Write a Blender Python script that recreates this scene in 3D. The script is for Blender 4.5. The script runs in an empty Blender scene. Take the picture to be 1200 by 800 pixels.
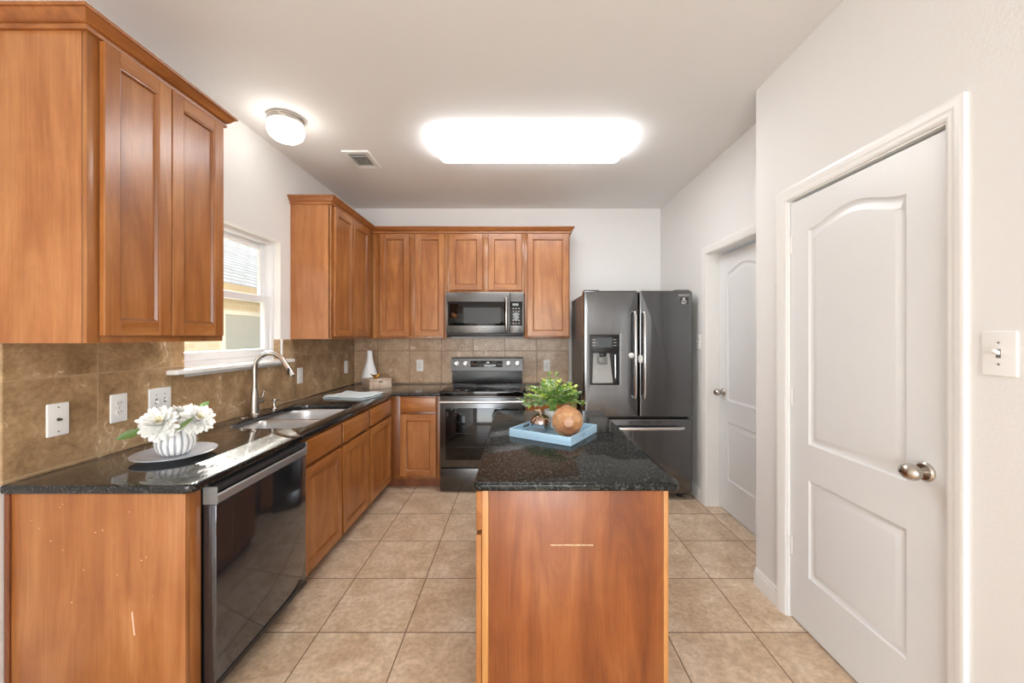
import bpy, bmesh, math, random
from mathutils import Vector, Matrix
random.seed(7)
C = bpy.context.scene.collection
PI = math.pi

# ------------------------------------------------------------------ camera
cam = bpy.data.cameras.new('camera'); cam.sensor_width = 36.0; cam.lens = 13.745
cam.shift_x = -7.0/1200; cam.shift_y = -6.4/1200; cam.clip_start = 0.05
co = bpy.data.objects.new('camera', cam); C.objects.link(co)
co.location = (0, 0, 1.377); co.rotation_euler = (PI/2, 0, 0)
bpy.context.scene.camera = co

# ------------------------------------------------------------------ light and exposure
vs = bpy.context.scene.view_settings
vs.view_transform = 'Standard'; vs.look = 'None'; vs.gamma = 1.0; vs.exposure = 0.40; vs.use_curve_mapping = False
SUN_DIR = Vector((1.0, -1.12, -0.80))
SUN_POWER = 38.0; SKY_POWER = 0.25; REAR_FILL_WATTS = 104.0; LAMP_TUBES = 10.5; LAMP_DOME = 6.5
w = bpy.data.worlds.new('world'); bpy.context.scene.world = w; w.use_nodes = True
nt = w.node_tree; nt.nodes.clear()
sky = nt.nodes.new('ShaderNodeTexSky'); sky.sky_type = 'NISHITA'; sky.sun_disc = False
sky.sun_elevation = math.radians(28); sky.sun_rotation = math.radians(-42); sky.altitude = 200
bg = nt.nodes.new('ShaderNodeBackground'); bg.inputs[1].default_value = SKY_POWER
wo = nt.nodes.new('ShaderNodeOutputWorld')
nt.links.new(sky.outputs[0], bg.inputs[0]); nt.links.new(bg.outputs[0], wo.inputs[0])
sl = bpy.data.lights.new('sun', 'SUN'); sl.energy = SUN_POWER; sl.angle = 0.009; sl.color = (1, .95, .87)
so = bpy.data.objects.new('sun', sl); C.objects.link(so); so.location = (-6, 8, 6)
so.rotation_euler = SUN_DIR.to_track_quat('-Z', 'Y').to_euler()
al = bpy.data.lights.new('fill_rear', 'AREA'); al.shape = 'RECTANGLE'; al.size = 2.4; al.size_y = 2.0
al.energy = REAR_FILL_WATTS; al.color = (.97, .985, 1.0)
ao = bpy.data.objects.new('fill_rear', al); C.objects.link(ao)
ao.location = (-0.2, -3.44, 1.25); ao.rotation_euler = (PI/2, 0, PI)   # added fill lamp, unseen, in the rear wall opening, shining into the room
ao.rotation_euler = Vector((0, 1, 0)).to_track_quat('-Z', 'Z').to_euler()
try:
    cy = bpy.context.scene.cycles
    cy.max_bounces = 10; cy.diffuse_bounces = 6; cy.glossy_bounces = 6; cy.transparent_max_bounces = 12
    cy.sample_clamp_indirect = 6.0; cy.use_denoising = True; cy.denoiser = 'OPENIMAGEDENOISE'; cy.denoising_prefilter = 'ACCURATE'
except Exception:
    pass

# ------------------------------------------------------------------ tags
def tag(o, label=None, cat=None, group=None, kind=None):
    if label: o['label'] = label
    if cat: o['category'] = cat
    if group: o['group'] = group
    if kind: o['kind'] = kind
    return o
def thing(name, label, cat, loc, group=None):
    o = bpy.data.objects.new(name, None); C.objects.link(o); o.location = loc
    o.empty_display_size = .05
    return tag(o, label, cat, group)
def wloc(o):
    v = Vector((0, 0, 0))
    while o: v = v + Vector(o.location); o = o.parent
    return v
def fin(name, bm, mats, parent=None, ang=40, label=None, loc=None, flat=False):
    """link the bmesh (world coordinates) as ONE mesh object"""
    bmesh.ops.recalc_face_normals(bm, faces=bm.faces)
    off = wloc(parent) if parent else Vector(loc or (0, 0, 0))
    if off.length > 0: bmesh.ops.translate(bm, verts=bm.verts, vec=-off)
    me = bpy.data.meshes.new(name); bm.to_mesh(me); bm.free()
    for m in (mats if isinstance(mats, (list, tuple)) else [mats]): me.materials.append(m)
    if not flat:
        for p in me.polygons: p.use_smooth = True
        me.set_sharp_from_angle(angle=math.radians(ang))
    o = bpy.data.objects.new(name, me); C.objects.link(o)
    if parent: o.parent = parent
    else: o.location = off
    if label: o['label'] = label
    return o
def struct(name, bm, mats, label=None, ang=40):
    return tag(fin(name, bm, mats, ang=ang), label, None, None, 'structure')

# ------------------------------------------------------------------ mesh helpers
NB = bmesh.new
def merge(bm, t, M=None, mi=None):
    if M is not None: t.transform(M)
    if mi is not None:
        for f in t.faces: f.material_index = mi
    me = bpy.data.meshes.new('tmp'); t.to_mesh(me); t.free(); bm.from_mesh(me); bpy.data.meshes.remove(me)
def box(bm, x0, x1, y0, y1, z0, z1, bev=0, mi=0, M=None, seg=2):
    t = NB()
    bmesh.ops.create_cube(t, size=1.0, matrix=Matrix.Translation(((x0+x1)/2, (y0+y1)/2, (z0+z1)/2)) @ Matrix.Diagonal((abs(x1-x0), abs(y1-y0), abs(z1-z0), 1)))
    if bev: bmesh.ops.bevel(t, geom=list(t.edges), offset=bev, segments=seg, affect='EDGES', profile=.5)
    merge(bm, t, M, mi)
    return bm
def B(*a, **k): return box(NB(), *a, **k)
def frame(origin, facing):
    """local (u, v, n) -> world for a vertical face: u to the right as seen from the front, v up, n out"""
    u = {'+X': (0, 1, 0), '-Y': (1, 0, 0), '-X': (0, -1, 0), '+Y': (-1, 0, 0)}[facing]
    n = {'+X': (1, 0, 0), '-Y': (0, -1, 0), '-X': (-1, 0, 0), '+Y': (0, 1, 0)}[facing]
    return Matrix(((u[0], 0, n[0], origin[0]), (u[1], 0, n[1], origin[1]), (0, 1, 0, origin[2]), (0, 0, 0, 1)))
def offs(pts, d, closed=True):
    n = len(pts); out = []
    for i in range(n):
        p = Vector(pts[i]); a = Vector(pts[i-1]) if (closed or i > 0) else None
        b = Vector(pts[(i+1) % n]) if (closed or i < n-1) else None
        d1 = (p-a).normalized() if a is not None else None
        d2 = (b-p).normalized() if b is not None else None
        if d1 is None: d1 = d2
        if d2 is None: d2 = d1
        n1 = Vector((-d1.y, d1.x)); n2 = Vector((-d2.y, d2.x)); m = n1+n2
        m = n1 if m.length < 1e-6 else m.normalized()
        k = d/max(.3, m.dot(n1)); out.append((p.x+m.x*k, p.y+m.y*k))
    return out
def rrect(x0, x1, y0, y1, r, seg=6):
    rs = r if isinstance(r, (list, tuple)) else [r]*4     # corners: (x0,y0) (x1,y0) (x1,y1) (x0,y1)
    pts = []
    for (cx, cy, sx, sy, a0), rr in zip([(x0, y0, 1, 1, PI), (x1, y0, -1, 1, 1.5*PI), (x1, y1, -1, -1, 0), (x0, y1, 1, -1, .5*PI)], rs):
        if rr <= 0: pts.append((cx, cy)); continue
        for k in range(seg+1):
            a = a0+.5*PI*k/seg; pts.append((cx+sx*rr+rr*math.cos(a), cy+sy*rr+rr*math.sin(a)))
    return pts
def ring(t, pts, z): return [t.verts.new((p[0], p[1], z)) for p in pts]
def bridge(t, a, b, closed=True):
    n = len(a)
    for i in range(n if closed else n-1):
        j = (i+1) % n
        try: t.faces.new((a[i], a[j], b[j], b[i]))
        except ValueError: pass
def loop_edges(t, vs_):
    return [t.edges.get((vs_[i], vs_[(i+1) % len(vs_)])) or t.edges.new((vs_[i], vs_[(i+1) % len(vs_)])) for i in range(len(vs_))]
def slab(bm, outer, holes, z0, z1, r=0, rb=0, seg=3, M=None, mi=0, hr=None):
    """solid plate: outer CCW loop, holes CW loops, rounded edges"""
    t = NB(); tops = []; bots = []
    for k, L in enumerate([outer]+list(holes)):
        rr = r if (k == 0 or hr is None) else hr
        loops = []
        if rr:
            for s in range(seg+1):
                a = .5*PI*s/seg; loops.append((rr*(1-math.sin(a)), z1-rr*(1-math.cos(a))))
            if s == 0: loops.insert(0, (rr*1.12, z1))
        else: loops.append((0, z1))
        if rb and k == 0:
            for s in range(seg+1):
                a = .5*PI*s/seg; loops.append((rb*(1-math.cos(a)), z0+rb*(1-math.sin(a))))
        else: loops.append((0, z0))
        rs = [ring(t, offs(L, d) if d else L, z) for d, z in loops]
        for a, b in zip(rs, rs[1:]): bridge(t, a, b)
        tops.append(rs[0]); bots.append(rs[-1])
    for g in (tops, bots):
        if len(g) == 1: t.faces.new(g[0]); continue
        ed = []
        for v in g: ed += loop_edges(t, v)
        bmesh.ops.triangle_fill(t, use_beauty=True, use_dissolve=False, edges=ed)
    merge(bm, t, M, mi); return bm
def sweep(bm, path, prof, closed=False, M=None, mi=0):
    """closed profile of (offset to the left of the path, height) carried along a 2D path with mitred corners"""
    t = NB(); cols = [ring(t, offs(path, o, closed) if o else path, z) for o, z in prof]
    for i in range(len(cols)): bridge(t, cols[i], cols[(i+1) % len(cols)], closed)
    if not closed:
        for e in (0, -1):
            try: t.faces.new([c[e] for c in cols])
            except ValueError: pass
    merge(bm, t, M, mi); return bm
def lathe(bm, prof, c, seg=32, lobe=None, mi=0, M=None, cap=True):
    t = NB(); rings = []
    for r, z in prof:
        rr = []
        for k in range(seg):
            a = 2*PI*k/seg; q = r*(lobe(a, z) if lobe else 1)
            rr.append(t.verts.new((q*math.cos(a), q*math.sin(a), z)))
        rings.append(rr)
    for a, b in zip(rings, rings[1:]): bridge(t, a, b)
    if cap:
        for q in (rings[0], rings[-1]): t.faces.new(q)
    t.transform(Matrix.Translation(c) @ (M or Matrix.Identity(4)))
    merge(bm, t, None, mi); return bm
def tube(bm, pts, rad, seg=12, mi=0, M=None):
    t = NB(); pts = [Vector(p) for p in pts]; n = len(pts); prev = None; rings = []
    for i, p in enumerate(pts):
        d = (pts[min(i+1, n-1)]-pts[max(i-1, 0)]).normalized()
        if prev is None:
            x = d.orthogonal().normalized()
        else:
            x = (prev-d*prev.dot(d)).normalized()
        prev = x; y = d.cross(x); r = rad[i] if isinstance(rad, (list, tuple)) else rad
        rings.append([t.verts.new(p+r*(math.cos(2*PI*k/seg)*x+math.sin(2*PI*k/seg)*y)) for k in range(seg)])
    for a, b in zip(rings, rings[1:]): bridge(t, a, b)
    t.faces.new(rings[0]); t.faces.new(rings[-1]); merge(bm, t, M, mi); return bm
def disc(bm, c, axis, r, h, seg=24, mi=0, bev=0):
    """short cylinder from c along axis"""
    q = Vector(axis).to_track_quat('Z', 'Y').to_matrix().to_4x4()
    b = bev
    prof = [(r, 0), (r, h-b), (r-b, h)] if b else [(r, 0), (r, h)]
    return lathe(bm, prof, c, seg, None, mi, q)
def bez(p0, p1, p2, p3, n=10):
    o = []
    for i in range(n+1):
        s = i/n; o.append(Vector(p0)*(1-s)**3+Vector(p1)*3*s*(1-s)**2+Vector(p2)*3*s*s*(1-s)+Vector(p3)*s**3)
    return o
def text_bm(txt, size, M, depth=.0006):
    cu = bpy.data.curves.new('lettering', 'FONT'); cu.body = txt; cu.size = size; cu.extrude = depth; cu.align_x = 'CENTER'; cu.align_y = 'CENTER'
    o = bpy.data.objects.new('lettering', cu); C.objects.link(o)
    me = bpy.data.meshes.new_from_object(o.evaluated_get(bpy.context.evaluated_depsgraph_get()))
    bpy.data.objects.remove(o); bpy.data.curves.remove(cu)
    bm = NB(); bm.from_mesh(me); bpy.data.meshes.remove(me); bm.transform(M); return bm

# ------------------------------------------------------------------ materials
def lin(c): return tuple((x/255/12.92 if x/255 <= .04045 else ((x/255+.055)/1.055)**2.4) for x in c)+(1.0,)
class MT:
    def __init__(s, name):
        s.m = bpy.data.materials.new(name); s.m.use_nodes = True; s.t = s.m.node_tree
        s.b = s.t.nodes['Principled BSDF']; s.out = s.t.nodes['Material Output']
    def n(s, typ, **k):
        q = s.t.nodes.new(typ)
        for a, v in k.items():
            if a.startswith('i_'): q.inputs[a[2:].replace('_', ' ')].default_value = v
            else: setattr(q, a, v)
        return q
    def l(s, a, b): s.t.links.new(a, b)
    def coord(s, scale=(1, 1, 1), loc=(0, 0, 0), rnd=False, rot=(0, 0, 0)):
        tc = s.n('ShaderNodeTexCoord'); mp = s.n('ShaderNodeMapping')
        mp.inputs['Scale'].default_value = scale; mp.inputs['Location'].default_value = loc; mp.inputs['Rotation'].default_value = rot
        src = tc.outputs['Object']
        if rnd:
            oi = s.n('ShaderNodeObjectInfo'); mu = s.n('ShaderNodeMath', operation='MULTIPLY'); mu.inputs[1].default_value = 13.7
            s.l(oi.outputs['Random'], mu.inputs[0]); ad = s.n('ShaderNodeVectorMath', operation='ADD')
            s.l(src, ad.inputs[0]); s.l(mu.outputs[0], ad.inputs[1]); src = ad.outputs[0]
        s.l(src, mp.inputs['Vector']); return mp.outputs[0]
    def noise(s, vec, scale=5, detail=4, dist=0, rough=.55):
        q = s.n('ShaderNodeTexNoise'); q.inputs['Scale'].default_value = scale; q.inputs['Detail'].default_value = detail
        q.inputs['Distortion'].default_value = dist; q.inputs['Roughness'].default_value = rough
        s.l(vec, q.inputs['Vector']); return q.outputs[0]
    def ramp(s, fac, stops):
        q = s.n('ShaderNodeValToRGB'); e = q.color_ramp.elements
        while len(e) < len(stops): e.new(.5)
        for x, (p, c) in zip(e, stops): x.position = p; x.color = c if len(c) == 4 else lin(c)
        s.l(fac, q.inputs[0]); return q.outputs[0]
    def mix(s, a, b, fac, mode='MIX'):
        q = s.n('ShaderNodeMix', data_type='RGBA', blend_type=mode)
        for v, i in ((a, 6), (b, 7)):
            if isinstance(v, tuple): q.inputs[i].default_value = v
            else: s.l(v, q.inputs[i])
        if isinstance(fac, (int, float)): q.inputs[0].default_value = fac
        else: s.l(fac, q.inputs[0])
        return q.outputs[2]
    def bump(s, h, strength=.1, dist=.01):
        q = s.n('ShaderNodeBump'); q.inputs['Strength'].default_value = strength; q.inputs['Distance'].default_value = dist
        s.l(h, q.inputs['Height']); s.l(q.outputs[0], s.b.inputs['Normal'])
    def setp(s, **k):
        for a, v in k.items(): s.b.inputs[{'col': 'Base Color', 'rough': 'Roughness', 'metal': 'Metallic', 'coat': 'Coat Weight', 'coatr': 'Coat Roughness', 'spec': 'Specular IOR Level', 'aniso': 'Anisotropic', 'sss': 'Subsurface Weight', 'trans': 'Transmission Weight'}[a]].default_value = v
        return s
def plain(name, rgb, rough=.5, metal=0, var=.06, **k):
    """one colour with a faint procedural mottling"""
    s = MT(name); c = lin(rgb); v = s.coord(rnd=True)
    f = s.noise(v, 30, 3)
    s.l(s.mix(tuple(x*(1-var) for x in c[:3])+(1,), tuple(min(1, x*(1+var)) for x in c[:3])+(1,), f), s.b.inputs['Base Color'])
    s.setp(rough=rough, metal=metal, **k); return s.m
def wood(name, axis, lo, mid, hi, rough=.33):
    s = MT(name)
    sc = {'Z': (6.5, 6.5, .9), 'X': (.9, 6.5, 6.5), 'Y': (6.5, .9, 6.5)}[axis]
    fs = {'Z': (150, 150, 3.5), 'X': (3.5, 150, 150), 'Y': (150, 3.5, 150)}[axis]
    v = s.coord(sc, rnd=True); big = s.noise(v, 1.0, 5, 1.9, .6)
    c1 = s.ramp(big, [(.28, lo), (.5, mid), (.74, hi)])
    g = s.ramp(s.noise(s.coord(fs, rnd=True), 1.0, 2), [(.35, (205, 190, 178)), (.62, (255, 255, 255))])
    bl = s.ramp(s.noise(s.coord((3, 3, 3), rnd=True), 1.6, 3, .6), [(.3, (222, 208, 196)), (.7, (255, 255, 255))])
    c = s.mix(s.mix(c1, g, .28, 'MULTIPLY'), bl, .6, 'MULTIPLY')
    s.l(c, s.b.inputs['Base Color']); s.setp(rough=rough, coat=.22, coatr=.18)
    s.bump(s.noise(s.coord(fs, rnd=True), 1.0, 2), .04, .002)
    return s.m
WLO, WMID, WHI = (144, 86, 38), (172, 110, 55), (196, 137, 80)
WV = wood('cabinet_wood_vertical', 'Z', WLO, WMID, WHI)
WX = wood('cabinet_wood_along_x', 'X', WLO, WMID, WHI)
WY = wood('cabinet_wood_along_y', 'Y', WLO, WMID, WHI)
WP = wood('panel_wood', 'Z', (124, 66, 29), (151, 86, 41), (175, 110, 60), .38)
WPU = wood('wall_cabinet_panel_wood', 'Z', (162, 100, 54), (181, 120, 70), (196, 139, 88), .32)
WPL = wood('counter_panel_wood', 'Z', (146, 86, 42), (170, 108, 58), (192, 134, 82), .36)
WF = wood('face_frame_wood', 'Z', (140, 86, 42), (166, 108, 58), (184, 130, 78))
WCX = wood('crown_wood_along_x', 'X', (138, 82, 38), (164, 102, 50), (186, 124, 70))
WCY = wood('crown_wood_along_y', 'Y', (138, 82, 38), (164, 102, 50), (186, 124, 70))
WE = wood('raw_edge_wood', 'Z', (186, 128, 66), (206, 148, 84), (220, 168, 106), .5)
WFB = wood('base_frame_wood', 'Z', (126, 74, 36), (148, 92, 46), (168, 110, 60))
WFH = wood('base_frame_wood_along_y', 'Y', (126, 74, 36), (148, 92, 46), (168, 110, 60))
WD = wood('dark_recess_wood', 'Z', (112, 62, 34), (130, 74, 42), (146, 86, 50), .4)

def wallpaint(name, rgb):
    s = MT(name); s.setp(rough=.75)
    v = s.coord(); f = s.noise(v, 2.0, 3)
    c = lin(rgb); s.l(s.mix(tuple(x*.985 for x in c[:3])+(1,), c, f), s.b.inputs['Base Color'])
    s.bump(s.noise(v, 95, 2, .3), .16, .004); return s.m
WALL = wallpaint('wall_paint', (232, 231.5, 230)); CEIL = wallpaint('ceiling_paint', (236, 235.5, 234.5))
TRIM = plain('white_trim_paint', (238, 238, 236), .32, var=.01)
DOORP = plain('white_door_paint', (230, 232, 233), .34, var=.01)
PLATE = plain('white_plastic', (240, 240, 238), .3, var=.01)
VINYL = plain('white_vinyl', (240, 241, 243), .35, var=.01)

def tiles(name, size, off, plane, grout, c0, c1, c2, rough, mort, nscale=6, veins=False, bump=.25):
    s = MT(name); tc = s.n('ShaderNodeTexCoord'); sp = s.n('ShaderNodeSeparateXYZ'); cb = s.n('ShaderNodeCombineXYZ')
    s.l(tc.outputs['Object'], sp.inputs[0])
    for k, ax in enumerate(plane):
        m = s.n('ShaderNodeMath', operation='SUBTRACT'); m.inputs[1].default_value = off[k]-20*size
        s.l(sp.outputs['XYZ'.index(ax)], m.inputs[0]); s.l(m.outputs[0], cb.inputs[k])
    br = s.n('ShaderNodeTexBrick'); br.offset = 0; br.squash = 1
    for k, v in (('Scale', 1.0), ('Mortar Size', mort), ('Mortar Smooth', .1), ('Bias', 0), ('Brick Width', size), ('Row Height', size)): br.inputs[k].default_value = v
    br.inputs['Color1'].default_value = (.0, .0, .0, 1); br.inputs['Color2'].default_value = (1, 1, 1, 1); br.inputs['Mortar'].default_value = (.5, .5, .5, 1)
    s.l(cb.outputs[0], br.inputs['Vector'])
    # every tile samples its own patch of the mottling
    sh = s.n('ShaderNodeVectorMath', operation='SCALE'); sh.inputs['Scale'].default_value = 9.0
    s.l(br.outputs['Color'], sh.inputs[0]); ad = s.n('ShaderNodeVectorMath', operation='ADD')
    s.l(tc.outputs['Object'], ad.inputs[0]); s.l(sh.outputs[0], ad.inputs[1])
    f = s.noise(ad.outputs[0], nscale, 8, .5, .65)
    c = s.ramp(f, [(.30, c0), (.5, c1), (.70, c2)])
    f2 = s.noise(ad.outputs[0], nscale*9, 4, .2, .6)
    c = s.mix(c, s.ramp(f2, [(.32, (196, 186, 174)), (.62, (255, 255, 255))]), .55, 'MULTIPLY')
    if veins:
        vo = s.n('ShaderNodeTexNoise'); vo.inputs['Scale'].default_value = 9; vo.inputs['Detail'].default_value = 1; vo.inputs['Distortion'].default_value = 1.6
        s.l(ad.outputs[0], vo.inputs['Vector'])
        a = s.n('ShaderNodeMath', operation='SUBTRACT'); a.inputs[1].default_value = .5; s.l(vo.outputs[0], a.inputs[0])
        b = s.n('ShaderNodeMath', operation='ABSOLUTE'); s.l(a.outputs[0], b.inputs[0])
        line = s.ramp(b.outputs[0], [(0.0, (1, 1, 1, 1)), (.03, (0, 0, 0, 1))])
        mk = s.ramp(s.noise(ad.outputs[0], 7, 2), [(.58, (0, 0, 0, 1)), (.62, (1, 1, 1, 1))])
        c = s.mix(c, lin((232, 216, 190)), s.mix(line, mk, 1.0, 'MULTIPLY'))
    c = s.mix(c, lin(grout), br.outputs['Fac'])
    s.l(c, s.b.inputs['Base Color'])
    r = s.n('ShaderNodeMapRange'); r.inputs['To Min'].default_value = rough; r.inputs['To Max'].default_value = .8
    s.l(br.outputs['Fac'], r.inputs[0]); s.l(r.outputs[0], s.b.inputs['Roughness'])
    inv = s.n('ShaderNodeMath', operation='SUBTRACT'); inv.inputs[0].default_value = 1; s.l(br.outputs['Fac'], inv.inputs[1])
    s.bump(inv.outputs[0], bump, .002)
    return s.m
FLOOR = tiles('floor_tile', .4044, (-.9274, 1.8174), 'XY', (120, 96, 74), (192, 161, 131), (218, 193, 164), (237, 218, 195), .3, .0028, 5)
SPL = tiles('splash_tile_left', .341, (1.631, 1.221), 'YZ', (186, 160, 128), (138, 109, 76), (178, 146, 108), (206, 176, 138), .3, .0028, 7, True)
SPB = tiles('splash_tile_back', .341, (-.821, 1.218), 'XZ', (120, 98, 76), (176, 144, 112), (199, 169, 138), (217, 190, 161), .3, .0030, 6, True)

def granite(name, dark, mid, light, amount, coat=.85, spec=.22):
    s = MT(name); v = s.coord((1, 1, 1))
    f = s.noise(v, 95, 6, .5, .7); c = s.ramp(f, [(.36, dark), (.54, mid), (.72, light)])
    big = s.ramp(s.noise(s.coord((5, 9, 5), rot=(0, 0, .5)), 1.2, 5, 1.8, .6), [(.35, (70, 70, 70)), (.7, (255, 255, 255))])
    c = s.mix(c, big, amount, 'MULTIPLY')
    sp = s.ramp(s.noise(v, 260, 2), [(.66, (0, 0, 0, 1)), (.74, (1, 1, 1, 1))])
    c = s.mix(c, lin((150, 150, 146)), s.mix(sp, (.6, .6, .6, 1), 1, 'MULTIPLY'))
    mr = s.n('ShaderNodeMapRange'); mr.inputs['From Min'].default_value = .3; mr.inputs['From Max'].default_value = .7; mr.inputs['To Min'].default_value = .14; mr.inputs['To Max'].default_value = .30
    s.l(s.noise(v, 180, 3), mr.inputs[0]); s.l(mr.outputs[0], s.b.inputs['Roughness'])
    s.l(c, s.b.inputs['Base Color']); s.setp(spec=spec, coat=coat, coatr=.03); return s.m
GRAN = granite('black_granite', (9, 9, 10), (26, 26, 27), (100, 100, 100), .4)
GRANI = granite('island_granite', (9, 10, 10), (38, 40, 38), (126, 128, 122), .45, .32, .08)

def brushed(name, rgb, rough=.24, axis='Z', wave=.02, metal=1.0):
    s = MT(name); sc = {'Z': (260, 260, 2.0), 'X': (2, 260, 260), 'Y': (260, 2, 260)}[axis]
    f = s.noise(s.coord(sc), 1.0, 2); c = lin(rgb)
    s.l(s.mix(tuple(x*.93 for x in c[:3])+(1,), tuple(min(1, x*1.06) for x in c[:3])+(1,), f), s.b.inputs['Base Color'])
    s.setp(metal=metal, rough=rough)
    wv_ = s.noise(s.coord({'Z': (16, 16, .5), 'X': (.5, 16, 16), 'Y': (16, .5, 16)}[axis]), 1.0, 2); ad = s.n('ShaderNodeMath', operation='MULTIPLY_ADD'); ad.inputs[1].default_value = .05; s.l(f, ad.inputs[0]); s.l(wv_, ad.inputs[2])
    s.bump(ad.outputs[0], wave, .012); return s.m
BSTEEL = brushed('black_stainless', (118, 119, 121), .17, wave=.10)
BSTEELX = brushed('black_stainless_horizontal', (98, 98, 99), .24, 'X')
PANELS = brushed('range_panel_steel', (92, 92, 92), .3, 'X')
MSTEEL = brushed('microwave_stainless', (124, 124, 124), .27, 'X')
DWSTEEL = brushed('dishwasher_dark_steel', (104, 106, 112), .09, 'Y', metal=.9)
STEEL = brushed('satin_steel', (205, 204, 202), .22, 'X')
NICKEL = plain('brushed_nickel', (192, 186, 178), .26, 1.0, .03)
CHROME = plain('bright_steel', (225, 225, 226), .14, 1.0, .02)
SINKM = plain('sink_steel', (226, 227, 228), .36, 1.0, .03)
BLACKG = plain('black_glass', (10, 10, 11), .05, 0, .05)
BLACKP = plain('black_plastic', (20, 20, 21), .35, 0, .05)
GREYP = plain('grey_plastic', (120, 120, 118), .4)
DARKS = plain('dark_side_paint', (104, 103, 103), .42, .5)
LEGEND = plain('pale_print', (200, 200, 198), .6)
HOLE = plain('dark_slot', (58, 54, 50), .6)
def emis(name, rgb, strength):
    s = MT(name); c = lin(rgb); v = s.coord(); f = s.noise(v, 4, 2)
    s.l(s.mix(tuple(x*.97 for x in c[:3])+(1,), c, f), s.b.inputs['Emission Color']); s.b.inputs['Emission Strength'].default_value = strength
    s.setp(col=c, rough=.4); return s.m
TUBE = emis('lit_diffuser', (250, 252, 255), LAMP_TUBES); DOME = emis('lit_glass_dome', (255, 250, 242), LAMP_DOME)
def glass(name, tint=(1, 1, 1, 1)):
    s = MT(name); s.t.nodes.remove(s.b); tr = s.n('ShaderNodeBsdfTransparent'); gl = s.n('ShaderNodeBsdfGlossy'); fr = s.n('ShaderNodeLayerWeight'); mx = s.n('ShaderNodeMixShader')
    pw = s.n('ShaderNodeMath', operation='POWER'); pw.inputs[1].default_value = 5; ma = s.n('ShaderNodeMath', operation='MULTIPLY_ADD'); ma.inputs[1].default_value = .5; ma.inputs[2].default_value = .03
    tr.inputs[0].default_value = tint; gl.inputs['Roughness'].default_value = .02; fr.inputs['Blend'].default_value = .5; s.l(fr.outputs['Facing'], pw.inputs[0]); s.l(pw.outputs[0], ma.inputs[0])
    s.l(ma.outputs[0], mx.inputs[0]); s.l(tr.outputs[0], mx.inputs[1]); s.l(gl.outputs[0], mx.inputs[2]); s.l(mx.outputs[0], s.out.inputs[0]); return s.m
GLASS = glass('window_glass', (.96, .98, .97, 1))

# ------------------------------------------------------------------ measurements (metres)
XL, YB, XR, XN, HC = -1.762, 4.195, 1.528, 1.327, 2.743
YN = 2.179; YR = -3.4; ZC = .868; ZU = .838; XO = -1.91
FACE_L, FACE_B = -1.145, 3.52

# ------------------------------------------------------------------ setting
struct('floor', B(XO, 1.66, YR-.12, YB+.12, -.1, 0), FLOOR, 'beige square ceramic tile floor with brown grout lines')
struct('ceiling', B(XO, 1.66, YR-.12, YB+.12, HC, HC+.1), CEIL, 'white textured flat ceiling')
WY0, WY1, WZ0, WZ1 = 2.055, 2.907, 1.18, 2.077
bm = NB(); box(bm, XO, XL, YR, WY0, 0, HC); box(bm, XO, XL, WY1, YB, 0, HC); box(bm, XO, XL, WY0, WY1, 0, WZ0); box(bm, XO, XL, WY0, WY1, WZ1, HC)
struct('wall_left', bm, WALL, 'white wall on the left with the window over the sink')
struct('wall_back', B(XO, 1.66, YB, YB+.12, 0, HC), WALL, 'white wall behind the range and refrigerator')
DY0, DY1, DZ = 1.2085, 1.927, 2.038          # opening of the near door
bm = NB(); box(bm, XN, XN+.11, YR, DY0, 0, HC); box(bm, XN, XN+.11, DY1, YN, 0, HC); box(bm, XN, XN+.11, DY0, DY1, DZ, HC); box(bm, XN+.11, 1.66, YN-.1, YN, 0, HC)
struct('wall_right', bm, WALL, 'white wall on the right with the nearer panelled door')
FY0, FY1 = 2.46, 3.166
bm = NB(); box(bm, XR, 1.66, YN, FY0, 0, HC); box(bm, XR, 1.66, FY1, YB, 0, HC); box(bm, XR, 1.66, FY0, FY1, DZ, HC)
struct('wall_right_rear', bm, WALL, 'white recessed wall on the right beside the refrigerator')
bm = NB(); RX0, RX1 = -1.45, 1.05
box(bm, XO, RX0, YR-.12, YR, 0, HC); box(bm, RX1, 1.45, YR-.12, YR, 0, HC); box(bm, RX0, RX1, YR-.12, YR, 2.3, HC); box(bm, RX0, RX1, YR-.12, YR, 0, .2)
struct('wall_rear', bm, WALL, 'white wall behind the viewer with a wide opening for the added fill lamp')

BASE = [(0, 0), (.014, 0), (.014, .062), (.011, .072), (.007, .08), (.006, .09), (0, .092)]
def baseboard(name, pts, label):
    struct(name, sweep(NB(), pts, BASE), TRIM, label)
baseboard('baseboard_right', [(XN, YN-.001), (XN, 1.985)], 'white baseboard on the wall end between the two doors')
baseboard('baseboard_right_rear', [(XR, YB-.002), (XR, 3.226)], 'white baseboard beside the refrigerator')
# bring profile to the room side (left of a path running towards -Y is +X, so mirror)
for nm in ('baseboard_right', 'baseboard_right_rear'):
    o = bpy.data.objects[nm]; x = XN if nm == 'baseboard_right' else XR
    for v in o.data.vertices: v.co.x = 2*x-v.co.x
    o.data.flip_normals()

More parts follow.
